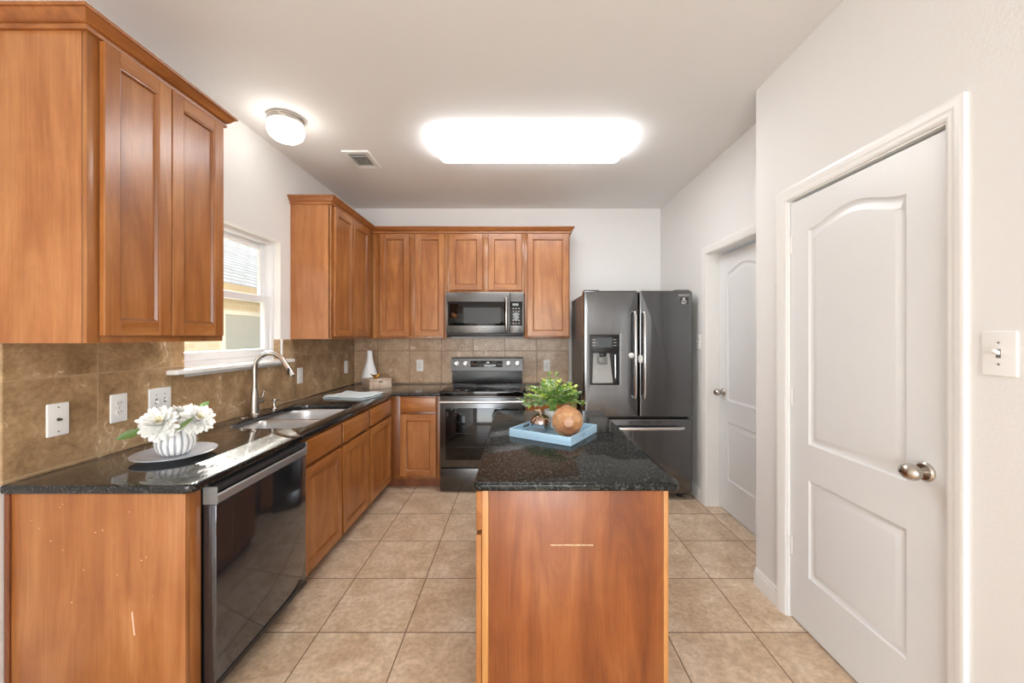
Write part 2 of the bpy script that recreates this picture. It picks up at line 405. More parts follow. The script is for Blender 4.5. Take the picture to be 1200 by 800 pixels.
CAS = [(0, 0), (0, .016), (.006, .0175), (.016, .015), (.024, .015), (.03, .012), (.042, .012), (.05, .009), (.056, .006), (.056, 0)]
def casing(name, x, y0, y1, label):
    M = frame((x, y1, 0), '-X'); W = y1-y0
    pts = [(W+.058, 0), (W+.058, DZ+.058), (-.058, DZ+.058), (-.058, 0)]
    struct(name, sweep(NB(), pts, CAS, M=M), TRIM, label)
casing('trim_1', XN, DY0, DY1, 'white moulded casing around the nearer door')
casing('trim_2', XR, FY0, FY1, 'white moulded casing around the farther door beside the refrigerator')
def jamb(name, x0, x1, y0, y1, label):
    bm = NB(); box(bm, x0, x1, y0, y0+.004, 0, DZ); box(bm, x0, x1, y1-.004, y1, 0, DZ); box(bm, x0, x1, y0, y1, DZ-.004, DZ)
    struct(name, bm, TRIM, label)
jamb('trim_3', XN-.0005, XN+.11, DY0, DY1, 'white jamb lining of the nearer door')
jamb('trim_4', XR-.0005, 1.66, FY0, FY1, 'white jamb lining of the farther door')

def arch_panel(u0, u1, v0, v1, rise):
    p = [(u0, v0), (u1, v0), (u1, v1)]; n = 28
    for i in range(1, n):
        s = i/n; k = .5-.5*math.cos(2*PI*s); p.append((u1+(u0-u1)*s, v1+rise*k**.85))
    p.append((u0, v1)); return p
def door(name, x, y0, y1, label, knob_side, hinges):
    """two panel moulded door facing -X between y0 and y1"""
    d = bpy.data.objects.new(name, None); C.objects.link(d); d.location = (x, (y0+y1)/2, .012); tag(d, label, None, None, 'structure')
    M = frame((x, y1, .012), '-X'); W = y1-y0; H = DZ-.016-.012; t = NB()
    pans = [arch_panel(.118, W-.135, .865, 1.855, .052), [(.118, .248), (W-.135, .248), (W-.135, .70), (.118, .70)]]
    outer = [(0, 0), (W, 0), (W, H), (0, H)]
    fr = ring(t, outer, 0); bk = ring(t, outer, -.035); bridge(t, fr, bk); t.faces.new(bk); ed = loop_edges(t, fr)
    for P in pans:
        l0 = ring(t, P, 0); loops = [l0]
        for o_, z in ((.004, -.004), (.010, -.0075), (.018, -.0085), (.026, -.0075), (.040, -.0025), (.046, -.002)): loops.append(ring(t, offs(P, o_), z))
        for a, b in zip(loops, loops[1:]): bridge(t, a, b)
        t.faces.new(loops[-1]); ed += loop_edges(t, l0)
    bmesh.ops.triangle_fill(t, use_beauty=True, use_dissolve=False, edges=ed)
    bm = NB(); merge(bm, t, M); fin('door_panel', bm, DOORP, d, 30)
    u = W-.07 if knob_side == 'near' else .065
    bm = NB(); c = M @ Vector((u, .92, 0)); disc(bm, c, (-1, 0, 0), .031, .011, 32, bev=.005); disc(bm, c+Vector((-.01, 0, 0)), (-1, 0, 0), .012, .03)
    t = NB(); bmesh.ops.create_uvsphere(t, u_segments=24, v_segments=14, radius=1, matrix=Matrix.Translation(c+Vector((-.052, 0, 0))) @ Matrix.Diagonal((.026, .034, .027, 1)))
    merge(bm, t); fin('door_knob', bm, NICKEL, d)
    for z in hinges:
        bm = NB(); q = M @ Vector((-.006 if knob_side == 'near' else W+.006, z, .004))
        for k in range(3): tube(bm, [q+Vector((0, 0, -.042+k*.029)), q+Vector((0, 0, -.016+k*.029))], .006, 10)
        box(bm, q.x-.0005, q.x+.003, q.y-.02, q.y+.004, q.z-.042, q.z+.042)
        fin('hinge', bm, TRIM, d)
    return d
door('door_1', XN+.012, DY0+.004, DY1-.007, 'white two panel arched door nearest on the right, knob and wide casing', 'near', (.345, 1.07, 1.81))
door('door_2', 1.628, FY0+.005, FY1-.006, 'white two panel arched door set deep in the wall beside the refrigerator', 'far', ())

# window over the sink
win = bpy.data.objects.new('window_1', None); C.objects.link(win); win.location = (-1.84, 2.48, 1.205)
tag(win, 'white double hung window over the sink, looking at a brick house', None, None, 'structure')
def yz_ring(bm, x0, x1, y0, y1, z0, z1, wd, wb=None, wt=None):
    wb = wb or wd; wt = wt or wd
    box(bm, x0, x1, y0, y0+wd, z0, z1, .003); box(bm, x0, x1, y1-wd, y1, z0, z1, .003)
    box(bm, x0, x1, y0+wd, y1-wd, z0, z0+wb, .003); box(bm, x0, x1, y0+wd, y1-wd, z1-wt, z1, .003)
    return bm
fin('window_frame', yz_ring(NB(), -1.895, -1.812, WY0+.001, WY1-.001, 1.206, WZ1-.001, .032, .03, .032), VINYL, win)
us = fin('upper_sash', yz_ring(NB(), -1.885, -1.862, WY0+.034, WY1-.034, 1.62, WZ1-.034, .05, .045, .04), VINYL, win)
fin('pane', B(-1.876, -1.872, WY0+.085, WY1-.085, 1.666, WZ1-.075), GLASS, us)
ls = fin('lower_sash', yz_ring(NB(), -1.855, -1.826, WY0+.034, WY1-.034, 1.237, 1.665, .05, .05, .045), VINYL, win)
fin('pane', B(-1.842, -1.838, WY0+.085, WY1-.085, 1.288, 1.619), GLASS, ls)
bm = NB(); slab(bm, rrect(-1.812, -1.698, 1.95, 2.985, [0, .012, .012, 0]), [], 1.181, 1.205, .008, .006)
fin('window_sill', bm, TRIM, win)
bm = NB()   # white painted returns of the opening
box(bm, -1.812, XL, WY1-.006, WY1-.0005, 1.352, WZ1); box(bm, -1.812, XL, WY0+.0005, WY0+.006, 1.352, WZ1); box(bm, -1.812, XL, WY0, WY1, WZ1-.006, WZ1-.0005)
fin('window_return', bm, TRIM, win)
fin('corner_edge', B(XL-.004, XL+.0095, WY1-.004, WY1+.010, 1.206, 1.352, .003), TRIM, win)
fin('tiled_return', B(-1.812, XL-.004, WY1-.006, WY1-.0005, 1.206, 1.352), SPL, win)

# tiled backsplash
bm = NB(); ZT = 1.351
for y0, y1, z0, z1 in ((1.33, WY0-.001, ZC+.001, ZT), (WY0-.001, WY1+.011, ZC+.001, 1.159), (WY1+.011, YB-.001, ZC+.001, ZT)): box(bm, XL+.0005, XL+.009, y0, y1, z0, z1)
tag(fin('tile_backsplash', bm, SPL), 'brown stone tile backsplash on the left wall under the window', 'backsplash')
tag(fin('tile_backsplash', B(XL+.010, .543, YB-.009, YB-.0005, ZC+.001, ZT-.002), SPB), 'tan square tile backsplash on the back wall behind the range', 'backsplash')

# ------------------------------------------------------------------ cabinets
def cab_door(parent, M, u0, u1, v0, v1, horiz):
    """frame and recessed panel door; M is the face frame matrix"""
    s = .055 if u1-u0 > .2 else .045; t = .020; D = M @ Matrix.Translation((u0, v0, .002)); W = u1-u0; H = v1-v0
    bm = NB()
    for a, b in ((0, s), (W-s, W)): box(bm, a, b, 0, H, 0, t, .002, 0, D, 1)
    for a, b in ((0, s), (H-s, H)): box(bm, s-.001, W-s+.001, a, b, 0, t-.0003, .002, 1, D, 1)
    sweep(bm, [(s, s), (W-s, s), (W-s, H-s), (s, H-s)], [(-.002, t-.002), (.004, t-.004), (.009, t-.0125), (.009, .003), (-.002, .003)], True, D, 2)  # sticking in darker wood, painting in the shadow line around the panel
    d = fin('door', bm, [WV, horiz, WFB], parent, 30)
    bm = B(s-.003, W-s+.003, s-.003, H-s+.003, .002, .0062, 0, 0, D)
    fin('panel', bm, WV, d)
    return d
def drawer(parent, M, u0, u1, v0, v1, horiz):
    D = M @ Matrix.Translation((u0, v0, .001)); bm = NB()
    slab(bm, [(0, 0), (u1-u0, 0), (u1-u0, v1-v0), (0, v1-v0)], [], 0, .021, .006, 0, 2, D)
    return fin('drawer_front', bm, horiz, parent, 30)
CROWN = [(0, 2.395), (-.011, 2.395), (-.013, 2.399), (-.013, 2.408), (-.008, 2.410), (-.008, 2.414), (-.014, 2.416), (-.022, 2.423), (-.030, 2.434), (-.035, 2.442), (-.037, 2.445), (-.044, 2.446), (-.045, 2.449), (-.045, 2.456), (0, 2.456)]
UZ0, UZ1 = 1.353, 2.40
gW = 'wooden wall cabinets'
# near left wall cabinet
UF = -1.44
c = thing('wall_cabinet', 'tall two door wooden wall cabinet at upper left, nearest, left of the window', 'cabinet', (XL, 1.6, UZ0), gW)
bm = NB(); box(bm, XL+.001, UF, 1.309, 1.905, UZ0+.006, UZ1+.03); fin('body', bm, WV, c)
fin('end_panel', B(XL+.001, UF-.012, 1.3045, 1.309, UZ0, UZ1-.001), WPU, c)
bm = NB(); M = frame((UF, 1.3045, UZ0), '+X')
for a, b, q, r_ in ((0, .042, 0, 1.045), (.58, .6, 0, 1.045), (.042, .58, 0, .035), (.042, .58, 1.0, 1.045)): box(bm, a, b, q, r_, -.018, .0008, .001, 0, M)
fin('face_frame', bm, WF, c)
cab_door(c, M, .037, .2975, .025, 1.037, WY); cab_door(c, M, .3015, .5805, .025, 1.037, WY)
sweep_pts = [(XL+.001, 1.3045), (UF, 1.3045), (UF, 1.905), (XL+.001, 1.905)]
fin('crown_moulding', sweep(NB(), sweep_pts, CROWN), WCY, c, 30)
fin('scribe_moulding', B(XL+.001, XL+.016, 1.299, 1.3044, UZ0, 2.394, .002), WD, c)

# far left wall cabinet
UF2 = -1.448; UB = 3.881
c = thing('wall_cabinet', 'two door wooden wall cabinet in the far left corner, right of the window', 'cabinet', (XL, 3.4, UZ0), gW)
bm = NB(); box(bm, XL+.001, UF2, 3.03, YB-.002, UZ0+.006, UZ1+.03); fin('body', bm, WV, c)
fin('end_panel', B(XL+.001, UF2-.010, 3.0255, 3.03, UZ0, UZ1-.001), WPU, c)
M = frame((UF2, 3.0255, UZ0), '+X'); bm = NB()
for a, b, q, r_ in ((0, .04, 0, 1.045), (.76, UB-3.0255, 0, 1.045), (.04, .76, 0, .035), (.04, .76, 1.0, 1.045)): box(bm, a, b, q, r_, -.018, .0008, .001, 0, M)
fin('face_frame', bm, WF, c)
cab_door(c, M, .03, .375, .02, 1.035, WY); cab_door(c, M, .39, .735, .02, 1.035, WY)
# back wall cabinets
def back_cab(label, x0, x1, z0, doors, x0b=None):
    c = thing('wall_cabinet', label, 'cabinet', ((x0+x1)/2, YB, z0), gW)
    fin('body', B((x0b if x0b is not None else x0)+.0005, x1-.0005, UB+.001, YB-.002, z0+.006, UZ1+.03), WV, c)
    M = frame((x0, UB, z0), '-Y'); W = x1-x0; H = UZ1-z0; bm = NB()
    for a, b, q, r_ in ((0, .03, 0, H), (W-.03, W, 0, H), (.03, W-.03, 0, .03), (.03, W-.03, H-.04, H)): box(bm, a+.0005, b-.0005, q, r_, -.018, .0008, .001, 0, M)
    if len(doors) == 2:
        m = (doors[0][1]+doors[1][0])/2-x0; box(bm, m-.03, m+.03, .03, H-.04, -.018, .0008, .001, 0, M)
    fin('face_frame', bm, WF, c)
    for a, b in doors: cab_door(c, M, a-x0, b-x0, (.022 if z0 < 1.5 else .028), UZ1-.012-z0, WX)
    return c
cb1 = back_cab('two narrow door wooden wall cabinet left of the microwave', -1.4475, -.708, UZ0, [(-1.365, -1.075), (-1.017, -.730)])
cb2 = back_cab('short two door wooden wall cabinet directly above the microwave', -.708, .066, 1.803, [(-.6775, -.3514), (-.291, .037)])
cb3 = back_cab('tall single door wooden wall cabinet between the microwave and refrigerator', .066, .513, UZ0, [(.0935, .500)])
cr = fin('crown_moulding', sweep(NB(), [(XL+.001, 3.0255), (UF2, 3.0255), (UF2, UB), (.513, UB), (.513, YB-.002)], CROWN), WCX, None, 30, loc=(-.5, UB, 2.395))
tag(cr, 'wooden crown moulding along the top of the back wall cabinets', 'moulding')

# base cabinets
gB = 'wooden base cabinets'
def carcass(c, x0, x1, y0, y1, facing, zb=.095):
    """open topped box: sides, bottom, back"""
    bm = NB(); t = .016
    if facing == '+X':
        box(bm, x0, x1-.019, y0, y0+t, zb, ZU-.001); box(bm, x0, x1-.019, y1-t, y1, zb, ZU-.001); box(bm, x0, x0+t, y0+t, y1-t, zb, ZU-.001)
    elif facing == '-X':
        box(bm, x0+.019, x1, y0, y0+t, zb, ZU-.001); box(bm, x0+.019, x1, y1-t, y1, zb, ZU-.001); box(bm, x1-t, x1, y0+t, y1-t, zb, ZU-.001)
    else:
        box(bm, x0, x0+t, y0+.019, y1, zb, ZU-.001); box(bm, x1-t, x1, y0+.019, y1, zb, ZU-.001); box(bm, x0+t, x1-t, y1-t, y1, zb, ZU-.001)
    box(bm, x0+.019, x1-.019, y0+.019, y1-t, zb, zb+t)
    fin('body', bm, WV, c)
def face(c, M, W, stiles, mids=(), z0=.09):
    """face frame with stiles (u0,u1) and the rail between drawers and doors"""
    bm = NB()
    for a, b in stiles: box(bm, a, b, z0, ZU-.001, -.018, .0005, .001, 0, M)
    u0 = stiles[0][1]; u1 = stiles[-1][0]
    for a, b in ((z0, .13), (.655, .70), (.80, ZU-.001)): box(bm, u0, u1, a, b, -.018, .0002, .001, 1, M)
    fin('face_frame', bm, [WFB, WFH], c)
# end panel
c = thing('cabinet_end_panel', 'wooden end panel of the left counter with white scuff marks, left of the dishwasher', 'panel', (-1.45, 1.37, 0))
fin('panel', B(XL+.002, FACE_L, 1.345, 1.364, .001, ZU-.001, .001), WPL, c)
fin('stile', B(FACE_L-.019, FACE_L, 1.3645, 1.4125, .001, ZU-.001, .001), WV, c)
fin('scribe_moulding', B(XL+.002, XL+.02, 1.337, 1.3448, .001, ZU-.002, .003), WD, c)
rr = random.Random(3); SCUFF = plain('scuffed_white', (226, 186, 160), .7)
for k in range(16):
    x = rr.uniform(-1.68, -1.2); z = rr.uniform(.45, .80); s = rr.uniform(.0012, .003)
    fin('scuff_mark', lathe(NB(), [(s, 0), (s, .0005)], (x, 1.3450, z), 7, lambda a, z_: .8+.3*math.sin(2*a+x*90), M=Matrix.Rotation(PI/2, 4, 'X')), SCUFF, c)
t = NB(); sl_ = [(-1.3295, .428), (-1.3255, .430), (-1.3225, .405), (-1.3195, .375), (-1.3165, .352), (-1.3185, .345), (-1.3225, .352), (-1.3255, .385), (-1.3285, .408)]
slab(bm := NB(), [(x_+1.33, z_) for x_, z_ in reversed(sl_)], [], 0, .0005, 0, 0, 2, frame((-1.33, 1.3450, 0), '-Y')); fin('scuff_mark', bm, SCUFF, c)

M = frame((FACE_L, 0, 0), '+X')
c = thing('base_cabinet', 'wide two door wooden sink base cabinet beside the dishwasher', 'cabinet', (-1.45, 2.5, 0), gB)
carcass(c, XL+.002, FACE_L, 2.022, 2.972, '+X'); face(c, M, 0, ((2.022, 2.06), (2.485, 2.53), (2.95, 2.972)))
for a, b in ((2.045, 2.495), (2.520, 2.957)):
    cab_door(c, M, a, b, .098, .663, WY); drawer(c, M, a, b, .688, .82, WY)
fin('toe_kick', B(-1.235, -1.22, 2.022, 2.972, .001, .094), WD, c)
c = thing('base_cabinet', 'single door wooden base cabinet in the left run nearest the corner', 'cabinet', (-1.45, 3.3, 0), gB)
carcass(c, XL+.002, FACE_L, 2.973, FACE_B-.001, '+X'); face(c, M, 0, ((2.973, 3.01), (3.465, FACE_B-.001)))
cab_door(c, M, 2.990, 3.475, .098, .663, WY); drawer(c, M, 2.990, 3.475, .688, .82, WY)
fin('toe_kick', B(-1.235, -1.22, 2.973, FACE_B-.001, .001, .094), WD, c)
M = frame((0, FACE_B, 0), '-Y')
c = thing('base_cabinet', 'single door wooden base cabinet on the back wall, left of the range', 'cabinet', (-.92, 3.85, 0), gB)
carcass(c, FACE_L+.0005, -.700, FACE_B, YB-.003, '-Y'); face(c, M, 0, ((FACE_L+.0005, -1.06), (-.738, -.700)))
cab_door(c, M, -1.056, -.735, .12, .675, WX); drawer(c, M, -1.056, -.735, .697, .825, WX)
fin('toe_kick', box(B(-1.22, -.700, FACE_B+.070, FACE_B+.083, .001, .094), -1.235, -1.22, FACE_B, FACE_B+.083, .001, .094), WD, c)
c = thing('base_cabinet', 'small wooden base cabinet between the range and refrigerator, behind the plant', 'cabinet', (.3, 3.85, 0), gB)
carcass(c, .066, .530, FACE_B, YB-.003, '-Y'); face(c, M, 0, ((.066, .095), (.50, .530)))
cab_door(c, M, .092, .505, .12, .675, WX); drawer(c, M, .092, .505, .697, .825, WX)
fin('toe_kick', B(.066, .530, FACE_B+.070, FACE_B+.083, .001, .094), WD, c)

# ------------------------------------------------------------------ countertops
XF = -1.112; YF = 3.498
hole = list(reversed(rrect(-1.640, -1.200, 2.155, 2.895, [.10, .06, .06, .13], 8)))
outer = [(XL+.0012, 1.33)]+rrect(-1.3, XF, 1.33, 2.0, [0, .03, 0, 0], 6)[1:8]+[(XF, YF-.012), (XF+.012, YF), (-.6975, YF), (-.6975, YB-.001), (XL+.0012, YB-.001)]
bm = slab(NB(), outer, [hole], ZU, ZC, .008, .006, hr=.004)
tag(fin('countertop', bm, GRAN, loc=(-1.45, 2.6, ZU), ang=30), 'long L shaped black granite countertop holding the sink and flower vase', 'countertop', None)
bm = slab(NB(), [(.0635, YF), (.541, YF), (.541, YB-.001), (.0635, YB-.001)], [], ZU, ZC, .008, .006)
tag(fin('countertop', bm, GRAN, loc=(.3, 3.8, ZU), ang=30), 'short black granite countertop between the range and refrigerator', 'countertop')

# ------------------------------------------------------------------ sink and taps
s = thing('kitchen_sink', 'stainless steel double bowl undermount sink below the window', 'sink', (-1.42, 2.525, .63))
t = NB(); zr = ZU-.0015
bowls = [rrect(-1.648, -1.192, 2.147, 2.508, [.105, .065, .05, .05], 8), rrect(-1.648, -1.192, 2.542, 2.903, [.05, .05, .065, .135], 8)]
outr = ring(t, rrect(-1.668, -1.172, 2.125, 2.925, .08, 6), zr); ed = loop_edges(t, outr)
for P in bowls:
    prev = ring(t, P, zr); ed += loop_edges(t, prev)
    for o_, z in ((.004, zr-.004), (.008, zr-.02), (.014, zr-.14), (.02, zr-.165), (.035, zr-.18), (.06, zr-.186)):
        q = ring(t, offs(P, o_), z); bridge(t, prev, q); prev = q
    t.faces.new(prev)
bmesh.ops.triangle_fill(t, use_beauty=True, use_dissolve=False, edges=ed)
bm = NB(); merge(bm, t); fin('basin', bm, SINKM, s)
for y in (2.33, 2.72):
    bm = NB(); lathe(bm, [(.045, 0), (.043, .003), (.03, .003), (.028, .0012)], (-1.43, y, zr-.1855), 28); fin('drain', bm, CHROME, s)

f = thing('faucet', 'brushed nickel gooseneck faucet behind the sink', 'faucet', (-1.697, 2.52, ZC))
bm = lathe(NB(), [(.030, 0), (.030, .004), (.027, .007), (.0255, .02), (.0245, .10), (.0195, .15), (.0155, .175)], (-1.697, 2.52, ZC+.0005), 28)
fin('body', bm, NICKEL, f)
path = [Vector((-1.697, 2.52, ZC+.172)), Vector((-1.697, 2.52, 1.10))]
for k in range(0, 15):
    a = PI-k/14*(PI*.86); path.append(Vector((-1.597+.10*math.cos(a), 2.52, 1.165+.102*math.sin(a))))
fin('spout', tube(NB(), path, .015, 18), NICKEL, f)
e = path[-1]; dr = (path[-1]-path[-2]).normalized()
h = fin('spray_head', tube(NB(), [e, e+dr*.02, e+dr*.03, e+dr*.10, e+dr*.105], [.015, .0155, .0185, .0195, .014], 18), NICKEL, f)
bm = NB(); box(bm, -.0065, .0065, -.004, .004, -.02, .02, .003, 0, Matrix.Translation(e+dr*.065+Vector((.006, -.0185, 0)))); fin('spray_button', bm, BLACKP, h)
bm = tube(NB(), [(-1.697, 2.535, ZC+.085), (-1.697, 2.59, ZC+.085), (-1.697, 2.60, ZC+.085)], [.019, .0195, .014], 16)
tube(bm, [(-1.697, 2.583, ZC+.09), (-1.69, 2.590, ZC+.115), (-1.685, 2.596, ZC+.145)], [.008, .007, .006], 10); fin('lever', bm, NICKEL, f)
d = thing('soap_dispenser', 'small nickel soap pump standing right of the faucet', 'soap dispenser', (-1.69, 2.71, ZC))
fin('base', lathe(NB(), [(.020, 0), (.020, .008), (.013, .016), (.012, .03), (.009, .04), (.009, .058)], (-1.69, 2.71, ZC+.0005), 20), NICKEL, d)
bm = lathe(NB(), [(.014, .056), (.015, .066), (.010, .073)], (-1.69, 2.71, ZC), 20); tube(bm, [(-1.685, 2.71, ZC+.066), (-1.65, 2.712, ZC+.066), (-1.637, 2.713, ZC+.060)], [.006, .005, .0045], 10); fin('pump', bm, NICKEL, d)
tag(fin('hole_cover', lathe(NB(), [(.024, 0), (.024, .003), (.02, .007), (.008, .009)], (-1.703, 2.427, ZC+.0005), 24), NICKEL, loc=(-1.703, 2.427, ZC)), 'round nickel hole cover on the counter left of the faucet', 'sink hole cover')

# ------------------------------------------------------------------ dishwasher
d = thing('dishwasher', 'black stainless dishwasher with full width bar handle under the left counter', 'dishwasher', (-1.42, 1.717, 0))
DA, DB_ = 1.4165, 2.018
fin('body', B(-1.70, -1.146, DA+.002, DB_-.002, .10, .822), BLACKP, d)
bm = NB(); box(bm, -1.142, -1.093, DA, DB_, .100, .765, .004); dd = fin('door', bm, DWSTEEL, d)
bm = NB(); box(bm, -1.142, -1.120, DA+.003, DB_-.003, .767, .826, .003); fin('control_strip', bm, BLACKP, d)
bm = NB()
M = Matrix(((0, 1, 0, 0), (0, 0, 1, 0), (1, 0, 0, 0), (0, 0, 0, 1)))   # profile in (z, x), run along y
def prof_y(bm, pts, y0, y1, mi=0):
    t = NB(); a = [t.verts.new((x, y0, z)) for x, z in pts]; b = [t.verts.new((x, y1, z)) for x, z in pts]
    bridge(t, a, b); t.faces.new(a); t.faces.new(b); merge(bm, t, None, mi)
prof_y(bm, [(-1.092, .768), (-1.088, .771), (-1.088, .799), (-1.092, .803), (-1.098, .803), (-1.101, .799), (-1.101, .768)], DA+.002, DB_-.002)
hb = fin('handle', bm, plain('satin_handle_grey', (168, 168, 170), .38, .7), d)
for y0, y1 in ((DA, DA+.0018), (DB_-.0018, DB_)): fin('end_cap', B(-1.142, -1.089, y0, y1, .766, .830, .0005), GREYP, d)
prof_y(bm2 := NB(), [(-1.142, .834), (-1.096, .830), (-1.092, .812), (-1.101, .808), (-1.142, .826)], DA+.002, DB_-.002)
fin('top_lip', bm2, plain('dark_graphite', (74, 74, 76), .3, .6), d)
fin('toe_kick', B(-1.215, -1.205, DA+.002, DB_-.002, .004, .098), BLACKP, d)
fin('lower_trim', B(-1.0925, -1.0905, DA+.002, DB_-.002, .102, .122), plain('graphite_trim', (52, 52, 54), .3, .5), d)

# ------------------------------------------------------------------ range
RX0, RX1, RY = -.690, .0495, 3.445
r = thing('range', 'black stainless electric range between the base cabinets on the back wall', 'range', (-.32, 3.8, 0))
fin('body', B(RX0+.003, RX1-.003, RY+.042, 4.12, .03, .846), BLACKP, r)
ck = fin('cooktop', slab(NB(), rrect(RX0, RX1, RY-.015, 4.06, .012, 4), [], .848, .893, .006, .004), BLACKG, r)
for x, y, q in ((-.50, 3.65, .105), (-.14, 3.65, .085), (-.50, 3.92, .075), (-.14, 3.92, .09)):
    bm = NB(); lathe(bm, [(q, 0), (q, .0004), (q-.002, .0004), (q-.002, 0)], (x, y, .8931), 48, cap=False); fin('burner_ring', bm, GREYP, ck)
bm = NB(); prof = [(4.12, .86), (4.07, .86), (4.07, 1.016), (4.035, 1.02), (4.055, 1.151), (4.12, 1.151)]
def prof_x(bm, pts, x0, x1, mi=0):
    t = NB(); a = [t.verts.new((x0, y, z)) for y, z in pts]; b = [t.verts.new((x1, y, z)) for y, z in pts]
    bridge(t, a, b); t.faces.new(a); t.faces.new(b); merge(bm, t, None, mi)
prof_x(bm, [(4.12, .894), (4.065, .894), (4.06, .965), (4.06, 1.015), (4.12, 1.015)], RX0+.006, RX1-.006)
fin('lower_backguard', bm, plain('black_enamel', (30, 30, 31), .2), r)
bm = NB(); prof_x(bm, [(4.12, 1.015), (4.02, 1.014), (4.016, 1.02), (4.036, 1.147), (4.042, 1.152), (4.12, 1.152)], RX0+.002, RX1-.002)
cp = fin('control_panel', bm, PANELS, r)
tilt = math.atan2(.020, .127)
PM = Matrix.Translation((0, 4.016, 1.02)) @ Matrix.Rotation(-tilt, 4, 'X') @ frame((0, 0, 0), '-Y')     # u right, v up the sloping face, n out
dis = fin('display', B(-.489, -.160, .038, .103, .0003, .003, .001, 0, PM), BLACKG, cp)
bm = NB(); rr = random.Random(5)
for row, v in enumerate((.05, .07, .09)):
    for k in range(22):
        u = -.478+k*.0142
        if rr.random() < .62 and not (row == 2 and 8 < k < 14): box(bm, u, u+rr.uniform(.004, .009), v, v+.0028, .003, .0034, 0, 0, PM)
fin('printed_mark', bm, LEGEND, dis)
fin('clock_digits', B(-.325, -.295, .078, .092, .003, .0034, 0, 0, PM), plain('display_digits', (225, 230, 232), .5), dis)
for u in (-.633, -.541, -.100, -.009):
    q = PM @ Matrix.Translation((u, .074, 0)); bm = NB()
    for prof_ in ([(.028, .0005), (.027, .006), (.024, .008)],): lathe(bm, prof_, (0, 0, 0), 28, M=None)
    lathe(bm, [(.022, .007), (.020, .026), (.017, .029)], (0, 0, 0), 28)
    box(bm, -.0055, .0055, -.021, .021, .02, .038, .003); bm.transform(q); fin('knob', bm, CHROME, cp)
od = fin('oven_door', B(RX0+.001, RX1-.001, RY, RY+.040, .218, .838, .004), BSTEELX, r)
fin('window', B(RX0+.052, RX1-.050, RY-.0015, RY+.001, .285, .742, .001), BLACKG, od)
bm = NB()   # racks seen dimly through the glass
for z in (.40, .52, .62): tube(bm, [(RX0+.15, RY-.0018, z), (RX1-.15, RY-.0018, z)], .0016, 8)
fin('oven_rack', bm, plain('dim_rack', (58, 56, 54), .4), od)
bm = tube(NB(), [(RX0+.006, RY-.048, .803), (RX1-.006, RY-.048, .803)], .0115, 16)
for x in (RX0+.03, RX1-.03): tube(bm, [(x, RY-.046, .803), (x, RY+.002, .803)], .008, 10)
fin('handle', bm, STEEL, od)
fin('vent_trim', B(RX0+.004, RX1-.004, RY+.004, RY+.03, .8385, .8475, .001), MSTEEL, r)
fin('storage_drawer', B(RX0+.002, RX1-.002, RY+.002, RY+.041, .014, .209, .004), BSTEELX, r)
for x in (RX0+.05, RX1-.05):
    for y in (RY+.09, 4.07): fin('foot', disc(NB(), (x, y, .0005), (0, 0, 1), .018, .03), BLACKP, r)

# ------------------------------------------------------------------ microwave
MX0, MX1, MY = -.699, .060, 3.795
m = thing('microwave', 'stainless over the range microwave under the short wall cabinet', 'microwave', (-.32, 4.0, 1.37))
fin('body', B(MX0, MX1, MY+.032, YB-.012, 1.398, 1.800, .002), MSTEEL, m)
Mm = frame((0, MY, 0), '-Y')
W1 = -.078
dr_ = fin('door', B(MX0, W1-.001, MY, MY+.031, 1.405, 1.800, .004), MSTEEL, m)
wn = fin('window', B(MX0+.018, W1-.018, MY-.0012, MY+.002, 1.478, 1.712, .001), BLACKG, dr_)
fin('inner_window', B(MX0+.17, W1-.092, MY-.0016, MY, 1.50, 1.652), plain('mesh_screen', (24, 24, 24), .38), wn)
hp = [(-.112, MY-.001, 1.755), (-.112, MY-.030, 1.745), (-.112, MY-.040, 1.70), (-.112, MY-.042, 1.59), (-.112, MY-.040, 1.48), (-.112, MY-.030, 1.437), (-.112, MY-.001, 1.428)]
fin('handle', tube(NB(), hp, .011, 14), CHROME, dr_)
cp = fin('control_panel', B(W1+.001, MX1, MY, MY+.031, 1.405, 1.800, .004), MSTEEL, m)
kp = fin('keypad', B(W1+.004, MX1-.018, MY-.0012, MY+.002, 1.478, 1.712, .001), BLACKG, cp)
KP = plain('keypad_print', (150, 150, 148), .5)
for row in range(6):
    for k in range(3):
        x = -.052+k*.0275; z = 1.65-row*.029; fin('button_print', B(x, x+(.010 if row == 3 else .014), MY-.0017, MY-.0012, z-(.006 if row == 3 else .011), z), KP, kp)
fin('display', B(-.054, .006, MY-.0018, MY-.0011, 1.672, 1.694), plain('pale_display', (126, 134, 134), .3), kp)
fin('lettering', text_bm('SAMSUNG', .016, Mm @ Matrix.Translation((-.345, 1.437, .0003))), LEGEND, dr_)
fin('vent_base', B(MX0+.01, MX1-.01, MY+.03, YB-.02, 1.372, 1.397, .004), BLACKP, m)
fin('front_grille', B(MX0+.004, MX1-.004, MY+.004, MY+.03, 1.386, 1.404, .002), plain('dark_grille', (46, 46, 48), .4), m)

